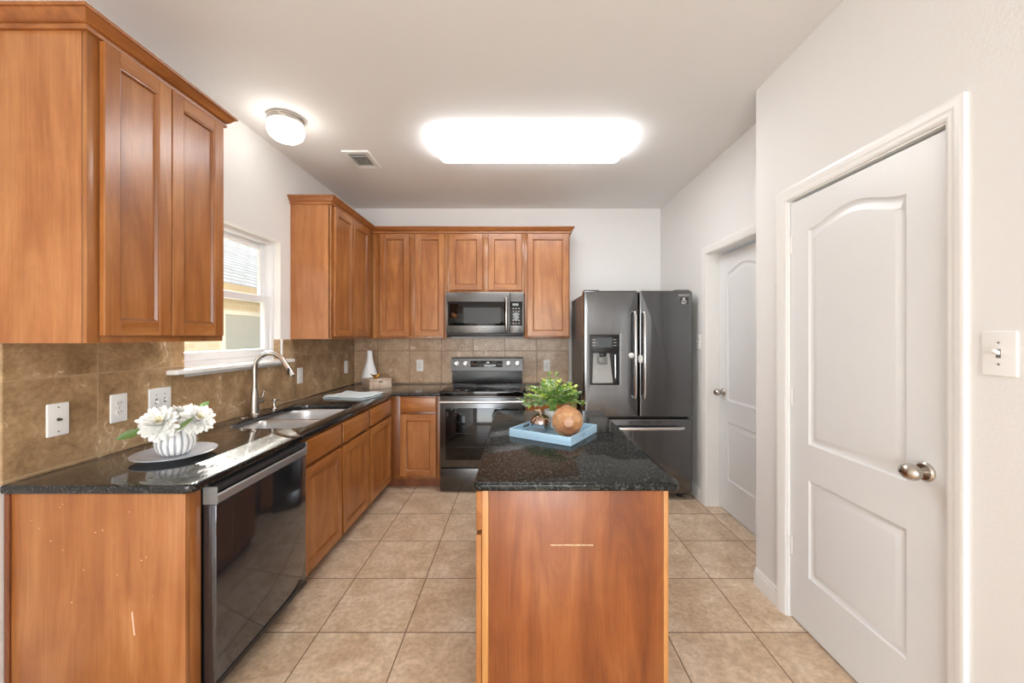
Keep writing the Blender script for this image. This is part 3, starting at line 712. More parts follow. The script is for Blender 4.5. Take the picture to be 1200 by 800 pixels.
# ------------------------------------------------------------------ refrigerator
FX0, FX1, FY = .549, 1.465, 3.28
fr = thing('refrigerator', 'tall black stainless french door refrigerator in the back right corner', 'refrigerator', (1.0, 3.6, 0))
fin('body', B(FX0+.006, FX1-.006, FY+.075, 4.03, .035, 1.735, .006), DARKS, fr)
Mf = frame((0, FY+.065, 0), '-Y'); XS = 1.013
d1 = fin('door', slab(NB(), rrect(FX0, XS-.0035, .693, 1.7585, .02, 4), [list(reversed(rrect(.605, .853, .968, 1.388, .006, 3)))], 0, .065, .014, 0, 4, Mf, hr=.002), BSTEEL, fr, 30)
d2 = fin('door', slab(NB(), rrect(XS+.0035, FX1, .693, 1.7585, .02, 4), [], 0, .065, .014, 0, 4, Mf), BSTEEL, fr, 30)
d3 = fin('freezer_drawer', slab(NB(), rrect(FX0, FX1, .050, .681, .02, 4), [], 0, .065, .014, 0, 4, Mf), BSTEEL, fr, 30)
def vhandle(p, x):
    q = [(x, FY-.002, 1.585), (x, FY-.04, 1.575), (x, FY-.050, 1.54), (x, FY-.058, 1.22), (x, FY-.050, .90), (x, FY-.04, .865), (x, FY-.002, .855)]
    return fin('handle', tube(NB(), q, [.009, .011, .012, .012, .012, .011, .009], 14), CHROME, p)
vhandle(d1, .972); vhandle(d2, 1.048)
fin('latch_pad', disc(NB(), (.948, FY-.001, 1.215), (0, -1, 0), .022, .03, 24, bev=.01), PLATE, d1, label='white round plastic pad behind the handle')
fin('latch_pad', lathe(NB(), [(.036, 0), (.036, .02), (.026, .03)], (1.024, FY-.001, 1.185), 28, M=Matrix.Rotation(PI/2, 4, 'X') @ Matrix.Diagonal((.5, 1, 1, 1))), PLATE, d2, label='white oval plastic pad behind the handle')
hq = [(.66, FY-.002, .612), (.665, FY-.04, .612), (.69, FY-.052, .612), (1.01, FY-.060, .612), (1.34, FY-.052, .612), (1.37, FY-.04, .612), (1.375, FY-.002, .612)]
fin('handle', tube(NB(), hq, [.011, .013, .014, .014, .014, .013, .011], 14), CHROME, d3)
# water and ice dispenser in the left door
dp = fin('dispenser', NB().__class__ and box(box(box(box(box(NB(), .607, .617, FY+.004, FY+.055, .970, 1.386), .843, .851, FY+.004, FY+.055, .970, 1.386), .617, .843, FY+.05, FY+.056, .970, 1.386), .617, .843, FY-.001, FY+.05, 1.235, 1.386, .003), .617, .843, FY-.001, FY+.05, .970, .980, .002), BLACKP, d1)
bm = NB(); t = NB(); a = [(.625, .982), (.80, .982), (.775, 1.25), (.640, 1.25)]
f0 = [t.verts.new((x, FY+.012 if z < 1 else FY+.045, z)) for x, z in a]; f1 = [t.verts.new((x, FY+.05, z)) for x, z in a]
bridge(t, f0, f1); t.faces.new(f0); t.faces.new(f1); merge(bm, t); fin('drip_plate', bm, plain('pale_grey_metal', (150, 149, 146), .35, .4), dp)
fin('touch_screen', B(.668, .790, FY-.0022, FY-.0008, 1.282, 1.362), plain('dark_screen', (74, 80, 84), .15), dp)
for x in (.625, .80):
    for z in (1.295, 1.32, 1.345): fin('button_print', B(x, x+.026, FY-.0022, FY-.0009, z, z+.004), LEGEND, dp)
bm = NB(); box(bm, .69, .745, FY+.004, FY+.045, 1.205, 1.236, .006); fin('spout_housing', bm, BLACKP, dp)
fin('paddle', B(.675, .752, FY+.008, FY+.016, 1.140, 1.203, .008), GREYP, dp)
tube(bm := NB(), [(.82, FY+.02, 1.22), (.822, FY+.02, 1.02)], .008, 10); fin('water_tube', bm, CHROME, dp)
Mt = frame((0, FY, 0), '-Y')
fin('lettering', text_bm('SAMSUNG', .020, Mt @ Matrix.Translation((1.391, 1.7195, .0003))), LEGEND, d2)
st = fin('sticker', B(1.361, 1.427, FY-.0008, FY+.0002, 1.643, 1.700), plain('black_label', (44, 44, 43), .4), d2)
bm = NB(); disc(bm, (1.392, FY-.0008, 1.688), (0, -1, 0), .010, .0004); 
for x0, x1, z in ((1.372, 1.416, 1.672), (1.370, 1.392, 1.659), (1.396, 1.416, 1.659), (1.372, 1.405, 1.649)): box(bm, x0, x1, FY-.0012, FY-.0008, z-.0025, z+.0025)
fin('sticker_print', bm, LEGEND, st)
bm = NB(); box(bm, FX0+.012, FX0+.14, FY+.03, FY+.16, 1.7595, 1.768, .004); fin('hinge_cover', bm, DARKS, fr)
bm = NB(); box(bm, FX1-.14, FX1-.012, FY+.03, FY+.16, 1.7595, 1.768, .004); fin('hinge_cover', bm, DARKS, fr)
for x in (FX0+.07, FX1-.07): fin('foot', box(disc(NB(), (x, FY+.09, .0005), (0, 0, 1), .028, .03), x-.05, x+.05, FY+.07, FY+.1, .02, .04, .004), BLACKP, fr)
fin('kick_grille', B(FX0+.02, FX1-.02, FY+.085, FY+.10, .022, .05), BLACKP, fr)

# ------------------------------------------------------------------ island
IX0, IX1, IY0, IY1 = -.127, .533, 1.383, 2.655
i = thing('kitchen_island', 'wooden kitchen island base with a pale scratch across its end panel', 'island', (.2, 2.0, 0))
carcass(i, IX0, IX1-.020, IY0+.02, IY1-.003, '-X')
fin('end_panel', B(IX0+.024, IX1-.019, IY0, IY0+.019, .001, ZU-.001, .001), WP, i)
fin('corner_stile', B(IX0, IX0+.023, IY0-.002, IY0+.019, .001, ZU-.001, .001), WE, i, label='pale raw edge strip')
fin('edge_strip', B(IX1-.018, IX1-.001, IY0-.001, IY0+.019, .001, ZU-.001, .0015), WE, i, label='pale worn edge strip')
fin('side_panel', B(IX1-.019, IX1, IY0+.0195, IY1, .001, ZU-.001), WP, i)
bm = NB(); rr = random.Random(9)
for k in range(26):
    u = .115+.145*k/25; box(bm, u, u+.0062, IY0-.0004, IY0+.0004, .6365+rr.uniform(-.0006, .0006), .6395+rr.uniform(-.0006, .0010)*(1 if 4 < k < 22 else .2))
fin('scratch', bm, plain('scratch_pale', (236, 196, 160), .7), i)
Mi = frame((IX0, IY1, 0), '-X'); L = IY1-IY0
bm = NB()
for a, b in ((0, .04), (.40, .44), (.82, .86), (L-.055, L-.02)): box(bm, a, b, .09, ZU-.001, -.018, .0005, .001, 0, Mi)
for a, b in ((.09, .13), (.655, .70), (.80, ZU-.001)): box(bm, .04, L-.055, a, b, -.018, .0002, .001, 1, Mi)
fin('face_frame', bm, [WFB, WFH], i)
for a, b in ((.02, .415), (.43, .835), (.85, L-.003)):
    cab_door(i, Mi, a, b, .098, .672, WY); drawer(i, Mi, a, b, .690, .826, WY)
fin('toe_kick', B(IX0+.075, IX0+.09, IY0+.02, IY1-.003, .001, .094), WD, i)
bm = slab(NB(), rrect(-.155, .566, 1.353, 2.684, .028, 6), [], ZU, ZC, .010, .008)
tag(fin('island_countertop', bm, GRANI, loc=(.2, 2.02, ZU), ang=30), 'mottled black granite slab on top of the wooden island', 'countertop')

# ------------------------------------------------------------------ ceiling fixtures
l = thing('ceiling_light', 'large rectangular lit fluorescent ceiling light in the centre', 'ceiling light', (.09, 2.738, HC))
fin('housing', slab(NB(), rrect(-.56, .74, 2.575, 2.96, .04, 6), [], HC-.018, HC-.0005), TRIM, l)
fin('diffuser', slab(NB(), rrect(-.580, .760, 2.56, 2.976, .055, 8), [], HC-.060, HC-.0185, .004, .028, 5), TUBE, l)
l = thing('ceiling_light', 'small round lit dome ceiling light with a nickel rim near the window', 'ceiling light', (-1.453, 2.449, HC))
fin('rim', lathe(NB(), [(.098, -.0005), (.104, -.006), (.104, -.016), (.099, -.020), (.099, -.026), (.103, -.030), (.101, -.040), (.09, -.042)], (-1.453, 2.449, HC), 40), NICKEL, l)
fin('glass_dome', lathe(NB(), [(.088, -.041), (.099, -.050), (.105, -.068), (.104, -.090), (.094, -.115), (.072, -.135), (.042, -.147), (.012, -.151)], (-1.453, 2.449, HC), 40), DOME, l)
v = thing('ceiling_vent', 'white rectangular air vent in the ceiling beside the dome light', 'vent', (-1.204, 3.03, HC))
bm = NB(); x0, x1, y0, y1 = -1.303, -1.105, 2.876, 3.178
slab(bm, rrect(x0, x1, y0, y1, .004, 2), [list(reversed(rrect(x0+.035, x1-.035, y0+.035, y1-.035, 0)))], HC-.012, HC-.0005, 0, .006, hr=0); fin('frame', bm, TRIM, v)
fin('duct_opening', B(x0+.036, x1-.036, y0+.036, y1-.036, HC-.0025, HC-.001), HOLE, v)
for k in range(2):
    bm = NB(); y = y0+.055+k*.024; box(bm, x0+.036, x1-.036, -.011, .011, -.0008, .0008, 0, 0, Matrix.Translation((0, y, HC-.0095)) @ Matrix.Rotation(.6, 4, 'X')); fin('slat', bm, TRIM, v)
for k in range(7):
    bm = NB(); x = x0+.048+k*.0172; box(bm, -.007, .007, y0+.098, y1-.075, -.0007, .0007, 0, 0, Matrix.Translation((x, 0, HC-.0095)) @ Matrix.Rotation(.6, 4, 'Y')); fin('slat', bm, TRIM, v)
fin('slat', B(x0+.036, x1-.036, y1-.07, y1-.036, HC-.010, HC-.008), TRIM, v)

# ------------------------------------------------------------------ wall plates
def plate(label, cat, M, kind, wd=.072, gangs=1, group='white wall plates'):
    p = M.to_translation(); o = thing({'jack': 'cable_plate', 'duplex': 'outlet', 'toggle': 'light_switch', 'rocker': 'outlet', 'decor': 'outlet'}[kind], label, cat, p, group)
    hw = wd/2; hh = .062
    fin('cover_plate', slab(NB(), rrect(-hw, hw, -hh, hh, .004, 3), [], .0002, .006, .003, 0, 3, M), PLATE, o)
    def screw(u, v_): fin('screw', lathe(NB(), [(.0032, .0058), (.0028, .0068)], (0, 0, 0), 12, M=M @ Matrix.Translation((u, v_, 0))), GREYP, o)
    if kind == 'jack':
        screw(0, .046); screw(0, -.046)
        fin('coax_jack', lathe(NB(), [(.0065, .006), (.0065, .009), (.0045, .009), (.0045, .017), (.003, .017)], (0, 0, 0), 12, M=M), plain('jack_metal', (120, 116, 108), .3, 1), o)
    elif kind in ('duplex',):
        screw(0, 0)
        for s_ in (-1, 1):
            q = fin('socket', slab(NB(), rrect(-.0165, .0165, s_*.0195-.014, s_*.0195+.014, .012, 5), [], .0058, .0075, .001, 0, 2, M), PLATE, o)
            bm = NB()
            for u in (-.0065, .0065): box(bm, u-.0012, u+.0012, s_*.0195-.001, s_*.0195+.008, .0074, .0078, 0, 0, M)
            lathe(bm, [(.0024, .0074), (.0024, .0078)], (0, 0, 0), 10, M=M @ Matrix.Translation((0, s_*.0195-.007, 0))); fin('slot', bm, HOLE, q)
    elif kind == 'toggle':
        for g in range(gangs):
            u = (g-(gangs-1)/2)*.046
            screw(u, .030); screw(u, -.030)
            fin('toggle_slot', B(u-.0055, u+.0055, -.0125, .0125, .0058, .0066, 0, 0, M), GREYP, o)
            up = 1 if (g+gangs) % 2 else -1
            bm = B(-.0042, .0042, -.005, .005, 0, .018, .0015, 0, M @ Matrix.Translation((u, 0, .005)) @ Matrix.Rotation(-up*.5, 4, 'X')); fin('toggle', bm, PLATE, o)
    else:
        fin('socket', slab(NB(), rrect(-.0165, .0165, -.033, .033, .003, 3), [], .0058, .0082, .001, 0, 2, M), PLATE, o)
        screw(0, .048); screw(0, -.048)
        bm = NB()
        for s_ in (-1, 1):
            for u in (-.0065, .0065): box(bm, u-.0011, u+.0011, s_*.019-.001, s_*.019+.007, .0081, .0085, 0, 0, M)
        fin('slot', bm, HOLE, o)
    return o
xs = XL+.009
plate('white cable jack wall plate at far left under the near wall cabinet', 'wall plate', frame((xs, 1.487, 1.060), '+X'), 'jack')
plate('white duplex outlet between the cable jack and the double switch', 'outlet', frame((xs, 1.714, 1.062), '+X'), 'duplex')
plate('white double light switch on the tile behind the flowers', 'light switch', frame((xs, 1.912, 1.062), '+X'), 'toggle', .118, 2)
plate('white outlet on the left tile just right of the faucet', 'outlet', frame((xs, 3.14, 1.060), '+X'), 'decor')
plate('white outlet on the left tile nearest the back corner', 'outlet', frame((xs, 3.985, 1.062), '+X'), 'decor')
plate('white outlet on the back tile left of the range', 'outlet', frame((-1.05, YB-.009, 1.062), '-Y'), 'duplex')
plate('white outlet on the back tile right of the range, above the plant', 'outlet', frame((.309, YB-.009, 1.062), '-Y'), 'duplex')
plate('white single light switch on the right wall beside the near door', 'light switch', frame((XN, 1.075, 1.329), '-X'), 'toggle', .080)
plate('white light switch on the far right wall next to the refrigerator', 'light switch', frame((XR, 3.305, 1.325), '-X'), 'toggle')

# ------------------------------------------------------------------ island tray and ornaments
ang = math.radians(-32.7); TC = Vector((.187, 2.030, ZC+.0005)); T = Matrix.Translation(TC) @ Matrix.Rotation(ang, 4, 'Z')
BLUE = plain('blue_lacquer', (184, 221, 246), .3, 0, .03)
t = thing('serving_tray', 'light blue square lacquered tray on the island', 'tray', TC)
hw, hd, hh, wt = .1715, .161, .040, .009
bm = NB(); box(bm, -hw, hw, -hd, hd, 0, .007, .001, 0, T); fin('base', bm, BLUE, t)
bm = NB()
for s_ in (-1, 1): box(bm, -hw, hw, s_*hd-(wt if s_ > 0 else 0), s_*hd+(wt if s_ < 0 else 0), .007, hh, .001, 0, T)
fin('long_side', bm, BLUE, t)
for s_ in (-1, 1):
    F = T @ Matrix(((0, 0, s_, s_*(hw-wt)), (s_, 0, 0, 0), (0, 1, 0, 0), (0, 0, 0, 1)))
    W = hd-wt; bm = slab(NB(), [(-W, .007), (W, .007), (W, hh), (-W, hh)], [list(reversed(rrect(-.04, .04, .017, .031, .006, 4)))], 0, wt, 0, 0, 2, F); fin('handle_side', bm, BLUE, t, 30)
zt = ZC+.008
ac = Vector((.118, 2.045, zt))
a = thing('decorative_apple', 'shiny copper coloured metal apple on the blue tray', 'ornament', ac)
AP = [(.004, .008), (.018, .002), (.028, 0), (.038, .006), (.048, .024), (.0535, .045), (.052, .064), (.043, .080), (.031, .088), (.018, .086), (.008, .077), (.002, .073)]
s = MT('mirror_copper'); sp = s.n('ShaderNodeSeparateXYZ'); tc = s.n('ShaderNodeTexCoord'); s.l(tc.outputs['Object'], sp.inputs[0])
mr = s.n('ShaderNodeMapRange'); mr.inputs['From Max'].default_value = .09; s.l(sp.outputs[2], mr.inputs[0])
s.l(s.ramp(mr.outputs[0], [(0, (206, 206, 212)), (.45, (190, 180, 174)), (1, (186, 154, 134))]), s.b.inputs['Base Color']); s.setp(metal=1, rough=.08)
fin('body', lathe(NB(), AP, ac, 36, lambda an, z: 1+.03*math.cos(5*an)*(1 if z < .02 else .3)), s.m, a)
bm = tube(NB(), [ac+Vector(p) for p in ((0, 0, .070), (.001, 0, .092), (-.003, 0, .108), (-.010, 0, .120))], [.006, .005, .0055, .007], 10)
tube(bm, [ac+Vector(p) for p in ((-.002, 0, .106), (-.018, -.003, .112), (-.03, -.004, .117))], [.004, .006, .002], 8); fin('stem', bm, plain('pale_stem', (206, 178, 154), .3, .6), a)
R = .078; bc = Vector((.247, 1.955, zt+R*.972))
t0 = NB(); bmesh.ops.create_icosphere(t0, subdivisions=2, radius=1.0); cs = [f_.calc_center_median().normalized() for f_ in t0.faces]; t0.free()
bm = NB()
for c_ in cs: bm.verts.new(c_*R)
bmesh.ops.convex_hull(bm, input=list(bm.verts)); bmesh.ops.dissolve_limit(bm, angle_limit=.12, verts=bm.verts, edges=bm.edges)
bm.transform(Matrix.Translation(bc) @ Matrix.Rotation(.5, 4, 'X') @ Matrix.Rotation(.4, 4, 'Y'))
low = min(v_.co.z for v_ in bm.verts); bmesh.ops.translate(bm, verts=bm.verts, vec=(0, 0, zt-low))
bmesh.ops.inset_individual(bm, faces=list(bm.faces), thickness=.004, depth=-.0009)
low = min(v_.co.z for v_ in bm.verts); bmesh.ops.translate(bm, verts=bm.verts, vec=(0, 0, zt-low))
BALL = wood('carved_wood', 'X', (140, 82, 48), (204, 150, 102), (234, 194, 152), .42)
tag(fin('wooden_ball', bm, BALL, loc=(bc.x, bc.y, zt), flat=True), 'faceted carved wooden ball on the blue tray in front of the plant', 'ornament')
# plant
pc = Vector((.192, 2.142, zt)); p = thing('potted_plant', 'leafy green artificial plant in a white pot on the blue tray', 'plant', pc)
fin('pot', lathe(NB(), [(.028, 0), (.034, .004), (.042, .055), (.046, .092), (.047, .098), (.044, .098), (.042, .088)], pc, 32), PLATE, p)
fin('soil', lathe(NB(), [(.0415, .080), (.0415, .087), (.02, .090)], pc, 24), plain('dark_soil', (70, 56, 40), .9), p)
def leaf(bm, base, dirv, length, width, up=Vector((0, 0, 1)), curl=.2, mi=0):
    d = dirv.normalized(); s_ = d.cross(up)
    s_ = s_.normalized() if s_.length > 1e-4 else Vector((1, 0, 0)); n = s_.cross(d)
    rows = []
    for k, (q, wv) in enumerate(((0, .08), (.2, .72), (.45, 1), (.72, .78), (.92, .3), (1, .03))):
        cpt = base+d*length*q-n*curl*length*q*q
        rows.append([bm.verts.new(cpt+s_*width*.5*wv*k2+n*width*.16*wv*abs(k2)) for k2 in (-1, 0, 1)])
    for r0, r1 in zip(rows, rows[1:]):
        for j in range(2):
            f_ = bm.faces.new((r0[j], r0[j+1], r1[j+1], r1[j])); f_.material_index = mi
def leafmat(name, rgb):
    s = MT(name); v = s.coord(rnd=True); c = lin(rgb); f = s.noise(v, 40, 3)
    s.l(s.mix(tuple(x*.75 for x in c[:3])+(1,), tuple(min(1, x*1.25) for x in c[:3])+(1,), f), s.b.inputs['Base Color']); s.setp(rough=.42, sss=0.0); return s.m
LEAVES = [leafmat('leaf_green', (140, 178, 92)), leafmat('leaf_bright', (202, 220, 108)), leafmat('leaf_dusty', (192, 212, 180)), leafmat('leaf_deep', (98, 138, 80))]
rr = random.Random(21); bm = NB(); sb = NB(); top = pc+Vector((0, 0, .088))
for k in range(74):
    an = rr.uniform(0, 2*PI); el = math.asin(rr.uniform(.0, .97)) if k > 2 else 1.35
    ln = rr.uniform(.145, .195)*(1 if el < 1.2 else 1.1)
    dv = Vector((math.cos(an)*math.cos(el)*1.1, math.sin(an)*math.cos(el)*.9, math.sin(el)+.25)).normalized()
    e_ = top+dv*ln+Vector((0, 0, -.02*math.cos(el)))
    if (e_-bc).length < .125 or (e_-ac-Vector((0, 0, .05))).length < .105: continue
    pts = bez(top+Vector((rr.uniform(-.02, .02), rr.uniform(-.02, .02), 0)), top+Vector((0, 0, ln*.35)), top+dv*ln*.6+Vector((0, 0, .015)), e_, 8)
    tube(sb, pts, .0013, 5)
    tone = rr.choice((0, 0, 1, 1, 2, 2, 3))
    for q in range(3, 9):
        for s_ in (-1, 1):
            pd = (pts[q]-pts[q-1]).normalized(); sd = pd.cross(Vector((rr.uniform(-.3, .3), rr.uniform(-.3, .3), 1))).normalized()
            leaf(bm, pts[q], pd*.55+sd*s_*.8+Vector((0, 0, rr.uniform(-.1, .5))), rr.uniform(.024, .036), rr.uniform(.017, .025), curl=rr.uniform(0, .3), mi=tone if rr.random() < .7 else rr.randrange(4))
    leaf(bm, pts[-1], dv, .03, .015, mi=tone)
fin('foliage', bm, LEAVES, p, 80); fin('stem', sb, LEAVES[0], p)

# ------------------------------------------------------------------ counter decor: plate, vase, flowers
vc = Vector((-1.45, 1.655, ZC+.0005))
CER = plain('pale_grey_ceramic', (206, 210, 218), .22, 0, .05)
pl = lathe(NB(), [(.08, 0), (.085, .002), (.10, .008), (.128, .016), (.142, .019), (.143, .022), (.128, .020), (.104, .013), (.098, .010), (.02, .009)], vc, 64)
tag(fin('plate', pl, CER, loc=vc), 'wide pale grey round plate under the flower vase on the counter', 'plate')
vb = vc+Vector((0, 0, .0105)); NL = 18
s = MT('striped_ceramic'); tc = s.n('ShaderNodeTexCoord'); sp = s.n('ShaderNodeSeparateXYZ'); s.l(tc.outputs['Object'], sp.inputs[0])
at = s.n('ShaderNodeMath', operation='ARCTAN2'); s.l(sp.outputs[1], at.inputs[0]); s.l(sp.outputs[0], at.inputs[1])
mu = s.n('ShaderNodeMath', operation='MULTIPLY'); mu.inputs[1].default_value = NL; s.l(at.outputs[0], mu.inputs[0])
cs_ = s.n('ShaderNodeMath', operation='COSINE'); s.l(mu.outputs[0], cs_.inputs[0])
nz = s.noise(s.coord((20, 20, 5)), 1, 3); ad = s.n('ShaderNodeMath', operation='MULTIPLY_ADD'); ad.inputs[1].default_value = .9; s.l(nz, ad.inputs[0]); s.l(cs_.outputs[0], ad.inputs[2])
s.l(s.ramp(ad.outputs[0], [(0.0, (172, 174, 180)), (.14, (206, 208, 212)), (.32, (243, 243, 243))]), s.b.inputs['Base Color']); s.setp(rough=.2)
v = thing('flower_vase', 'small ribbed white and grey ceramic vase on the plate holding flowers', 'vase', vb)
lob = lambda an, z: 1+.035*abs(math.cos(NL*an/2))
fin('body', lathe(NB(), [(.040, 0), (.048, .003), (.060, .020), (.067, .045), (.066, .065), (.058, .088), (.052, .100), (.050, .104), (.046, .102), (.050, .085), (.045, .06)], vb, 144, lob), s.m, v)
PET = plain('white_petal', (252, 252, 249), .6, 0, .01); PETC = plain('cream_petal', (252, 246, 220), .6, 0, .03); GLEAF = leafmat('flower_leaf', (84, 112, 44))
def petal(bm, base, d, up, length, width, curl, mi):
    s_ = d.cross(up).normalized(); n = s_.cross(d).normalized(); rows = []
    for q, wv in ((0, .25), (.3, .7), (.6, 1), (.85, .85), (1, .35)):
        cpt = base+d*length*q+n*curl*length*q*q
        rows.append([bm.verts.new(cpt+s_*width*.5*wv*k2+n*width*.22*wv*k2*k2) for k2 in (-1, -.4, .4, 1)])
    for r0, r1 in zip(rows, rows[1:]):
        for j in range(3): f_ = bm.faces.new((r0[j], r0[j+1], r1[j+1], r1[j])); f_.material_index = mi
BC = [Vector(q_) for q_ in ((-1.450, 1.588, 1.020), (-1.372, 1.668, 1.020), (-1.440, 1.690, 1.030))]
def bloom(label, c, axis, R, seed, leaves):
    rr = random.Random(seed); ax = Vector(axis).normalized(); x = ax.orthogonal().normalized(); y = ax.cross(x)
    o = thing('flower', label, 'flower', c, 'white blooms in the vase'); c = Vector(c); bm = NB()
    for lay, (n, tilt, ln, wd, mi) in enumerate(((14, -.5, .95, .36, 0), (18, -.15, 1.0, .34, 0), (18, .18, 1.0, .33, 0), (18, .48, .95, .32, 0), (15, .78, .86, .30, 0), (12, 1.02, .72, .26, 0), (8, 1.22, .55, .22, 1), (5, 1.4, .42, .18, 1))):
        for k in range(n):
            a = 2*PI*(k+.5*(lay % 2))/n+rr.uniform(-.12, .12); tl = tilt+rr.uniform(-.12, .12)
            rad = x*math.cos(a)+y*math.sin(a); d = (rad*math.cos(tl)+ax*math.sin(tl)).normalized()
            tip = c+d*R*ln
            if any((tip-q_).length < .96*(tip-c).length for q_ in BC if (q_-c).length > .01): continue
            petal(bm, c+rad*.004, d, ax.cross(rad).cross(d)*-1 if False else ax, R*ln*rr.uniform(.88, 1.08), R*wd, rr.uniform(.05, .22), mi)
    fin('petals', bm, [PET, PETC], o, 60)
    st_ = tube(NB(), bez(c-ax*.004, c-ax*.03, vb+Vector((0, 0, .09)), vb+Vector((rr.uniform(-.01, .01), rr.uniform(-.01, .01), .065)), 8), .003, 8); fin('stem', st_, GLEAF, o)
    for b_, d_, ln, wd in leaves:
        q = NB(); leaf(q, Vector(b_), Vector(d_), ln, wd, up=Vector((.6, -.7, .45)), curl=.12); fin('leaf', q, GLEAF, o)
bloom('large white bloom on the left of the vase with a leaf pointing left', (-1.450, 1.588, 1.020), (.38, -.70, .62), .070, 1, [((-1.492, 1.560, 1.004), (-.55, -.55, -.22), .085, .034)])
bloom('white bloom on the right of the vase with a dark leaf across it', (-1.372, 1.668, 1.020), (.70, -.35, .55), .062, 2, [((-1.388, 1.585, .992), (.42, .35, .5), .075, .018)])
bloom('white bloom behind the other two at the back of the vase', (-1.440, 1.690, 1.030), (.05, .0, .98), .062, 3, [((-1.400, 1.715, 1.055), (.5, .2, .5), .05, .026)])

# ------------------------------------------------------------------ towel
TOW = plain('pale_blue_cotton', (232, 243, 247), .9, 0, .05)
rr = random.Random(4); t = NB(); L0, th, lay = .345, .0055, 3; prof = []
z = .004
for k in range(lay):
    xs_ = [L0*q/14 for q in range(15)]
    if k % 2: xs_ = xs_[::-1]
    if k == 0: xs_ = xs_[::-1]
    elif k % 2 == 1: xs_ = xs_[::-1]
    else: xs_ = xs_[::-1]
    prof += [(x, z) for x in xs_]
    if k < lay-1:
        xe = xs_[-1]; s_ = -1 if xe < .1 else 1
        for q in (1, 2, 3): prof.append((xe+s_*.006*math.sin(PI*q/4), z+.0085*q/4))
    z += .0085
ND = 10; rows = []
for j in range(ND+1):
    y = .30*j/ND; rows.append([t.verts.new((x+.01*math.sin(3*j/ND), y, zz+.0030*math.sin(x*23+j*.8)*(zz/.022)+.0022*math.sin(j*1.5+x*15)*(zz/.022))) for x, zz in prof])
for r0, r1 in zip(rows, rows[1:]): bridge(t, r0, r1, False)
bmesh.ops.recalc_face_normals(t, faces=t.faces); bmesh.ops.solidify(t, geom=list(t.faces), thickness=.005)
lo_ = min(v_.co.z for v_ in t.verts)
t.transform(Matrix.Translation((-1.572, 3.165, ZC+.0008-lo_)) @ Matrix.Rotation(-.36+.16, 4, 'Z'))
bm = NB(); merge(bm, t); tag(fin('kitchen_towel', bm, TOW, loc=(-1.4, 3.2, ZC), ang=70), 'folded pale blue kitchen towel on the counter beyond the sink', 'towel')

# ------------------------------------------------------------------ corner decor
wv = Vector((-1.516, 4.0, ZC+.0005)); NR = 14
bm = lathe(NB(), [(.050, 0), (.060, .004), (.074, .040), (.078, .075), (.072, .12), (.055, .18), (.038, .235), (.029, .28), (.026, .32), (.027, .358), (.023, .360), (.021, .33)], wv, 112, lambda an, z: 1+(.05*max(0, 1-z/.34))*abs(math.cos(NR*an/2+5*z)))
tag(fin('bottle_vase', bm, plain('white_bisque', (240, 240, 240), .5, 0, .01), loc=wv), 'tall white ribbed bottle vase in the counter corner', 'vase')
ba = math.radians(42); BM = Matrix.Translation((-1.406, 3.714, ZC+.0005)) @ Matrix.Rotation(ba, 4, 'Z')
b = thing('keepsake_box', 'whitewashed striped wooden box in front of the white bottle vase', 'box', (-1.38, 3.87, ZC))
BW = wood('whitewashed_wood', 'Z', (196, 168, 144), (222, 202, 182), (240, 228, 214), .7)
fin('body', B(0, .215, 0, .185, 0, .072, .002, 0, BM), BW, b); fin('lid', B(-.001, .216, -.001, .186, .0735, .094, .003, 0, BM), BW, b)
bm = B(.085, .125, -.004, 0, .062, .070, .001, 0, BM); fin('finger_notch', bm, HOLE, b)
GOLD = plain('gold_metal', (196, 152, 62), .25, 1.0, .03)
bz = ZC+.0005+.094; bo = BM @ Vector((.09, .085, .094)); g = thing('bird_figurine', 'small gold bird figurine standing on the whitewashed box', 'figurine', bo)
bm = tube(NB(), [bo+Vector(p_) for p_ in ((-.050, -.002, .044), (-.034, -.001, .030), (-.018, 0, .020), (0, 0, .018), (.016, 0, .021), (.027, 0, .030), (.033, 0, .040), (.036, 0, .046))], [.003, .006, .012, .017, .016, .011, .0105, .005], 14)
tube(bm, [bo+Vector((.038, 0, .042)), bo+Vector((.048, -.002, .043))], [.004, .0006], 8); fin('body', bm, GOLD, g)
fin('foot', disc(NB(), bo+Vector((0, 0, .0005)), (0, 0, 1), .012, .004, 18), GOLD, g)

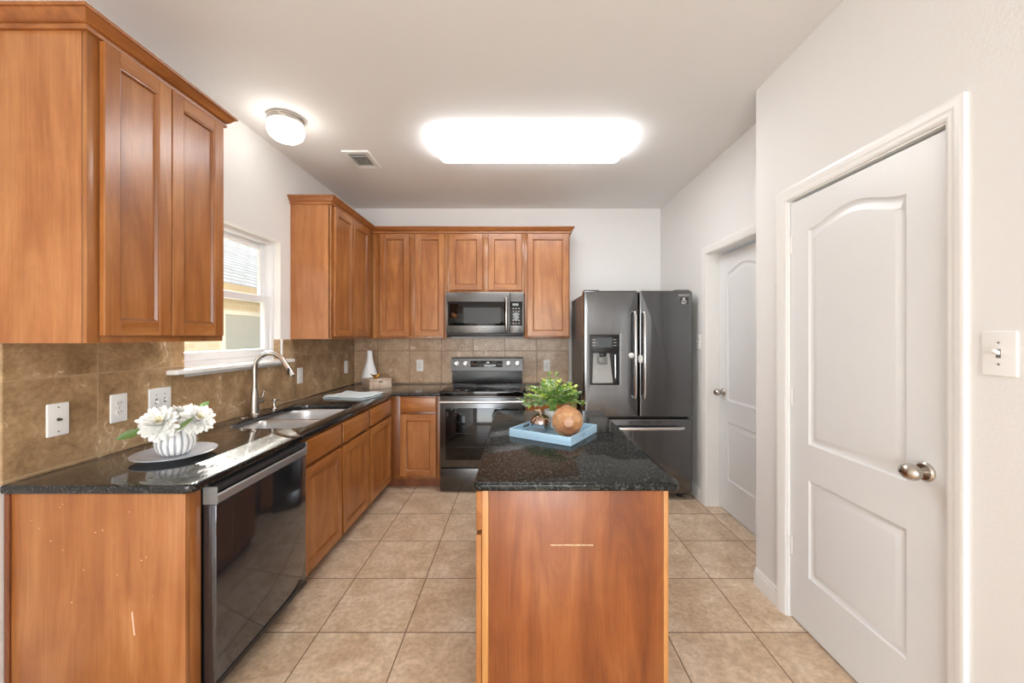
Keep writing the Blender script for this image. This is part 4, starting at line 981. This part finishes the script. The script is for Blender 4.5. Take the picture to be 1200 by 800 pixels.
# ------------------------------------------------------------------ outside: neighbour's house and ground
h = thing('house', 'neighbouring tan brick house with grey shingle roof outside the window', 'house', (-6, 6, -.3))
s = MT('tan_brick'); tc = s.n('ShaderNodeTexCoord'); sp = s.n('ShaderNodeSeparateXYZ'); cb = s.n('ShaderNodeCombineXYZ'); s.l(tc.outputs['Object'], sp.inputs[0]); s.l(sp.outputs[1], cb.inputs[0]); s.l(sp.outputs[2], cb.inputs[1])
br = s.n('ShaderNodeTexBrick'); br.inputs['Scale'].default_value = 1; br.inputs['Brick Width'].default_value = .22; br.inputs['Row Height'].default_value = .075; br.inputs['Mortar Size'].default_value = .007
br.inputs['Color1'].default_value = lin((214, 190, 156)); br.inputs['Color2'].default_value = lin((226, 206, 176)); br.inputs['Mortar'].default_value = lin((226, 208, 180)); s.l(cb.outputs[0], br.inputs['Vector']); s.l(br.outputs[0], s.b.inputs['Base Color']); s.setp(rough=.9); BRICK = s.m
s = MT('grey_shingle'); tc = s.n('ShaderNodeTexCoord'); sp = s.n('ShaderNodeSeparateXYZ'); cb = s.n('ShaderNodeCombineXYZ'); s.l(tc.outputs['Object'], sp.inputs[0]); s.l(sp.outputs[1], cb.inputs[0]); s.l(sp.outputs[2], cb.inputs[1])
br = s.n('ShaderNodeTexBrick'); br.inputs['Scale'].default_value = 1; br.inputs['Brick Width'].default_value = .3; br.inputs['Row Height'].default_value = .07; br.inputs['Mortar Size'].default_value = .008
br.inputs['Color1'].default_value = lin((150, 146, 144)); br.inputs['Color2'].default_value = lin((182, 178, 174)); br.inputs['Mortar'].default_value = lin((96, 92, 90)); s.l(cb.outputs[0], br.inputs['Vector'])
s.l(br.outputs[0], s.b.inputs['Base Color']); s.setp(rough=.95); SHIN = s.m
fin('wall', B(-10.5, -4.5, -1, 13, -.3, 2.08), BRICK, h)
t = NB(); pr = [(-4.15, 2.14), (-7.6, 4.60), (-11, 2.14), (-11, 2.10), (-4.15, 2.10)]
a_ = [t.verts.new((x, -1.4, z)) for x, z in pr]; b_ = [t.verts.new((x, 13.4, z)) for x, z in pr]; bridge(t, a_, b_); t.faces.new(a_); t.faces.new(b_)
bm = NB(); merge(bm, t); fin('roof', bm, SHIN, h)
fin('fascia', B(-4.16, -4.12, -1.4, 13.4, 1.94, 2.13), plain('tan_fascia', (206, 176, 136), .7), h)
wf = fin('window', yz_ring(NB(), -4.52, -4.46, 5.9, 7.15, .75, 1.78, .07), plain('cream_window_trim', (236, 226, 206), .6), h)
fin('pane', B(-4.505, -4.495, 5.97, 7.08, .82, 1.71), plain('screened_pane', (186, 178, 166), .3), wf)
struct('ground', B(-14, XO-.02, -6, 16, -.4, -.3), plain('dry_grass', (150, 140, 96), .95, 0, .2), 'strip of ground outside the kitchen window')
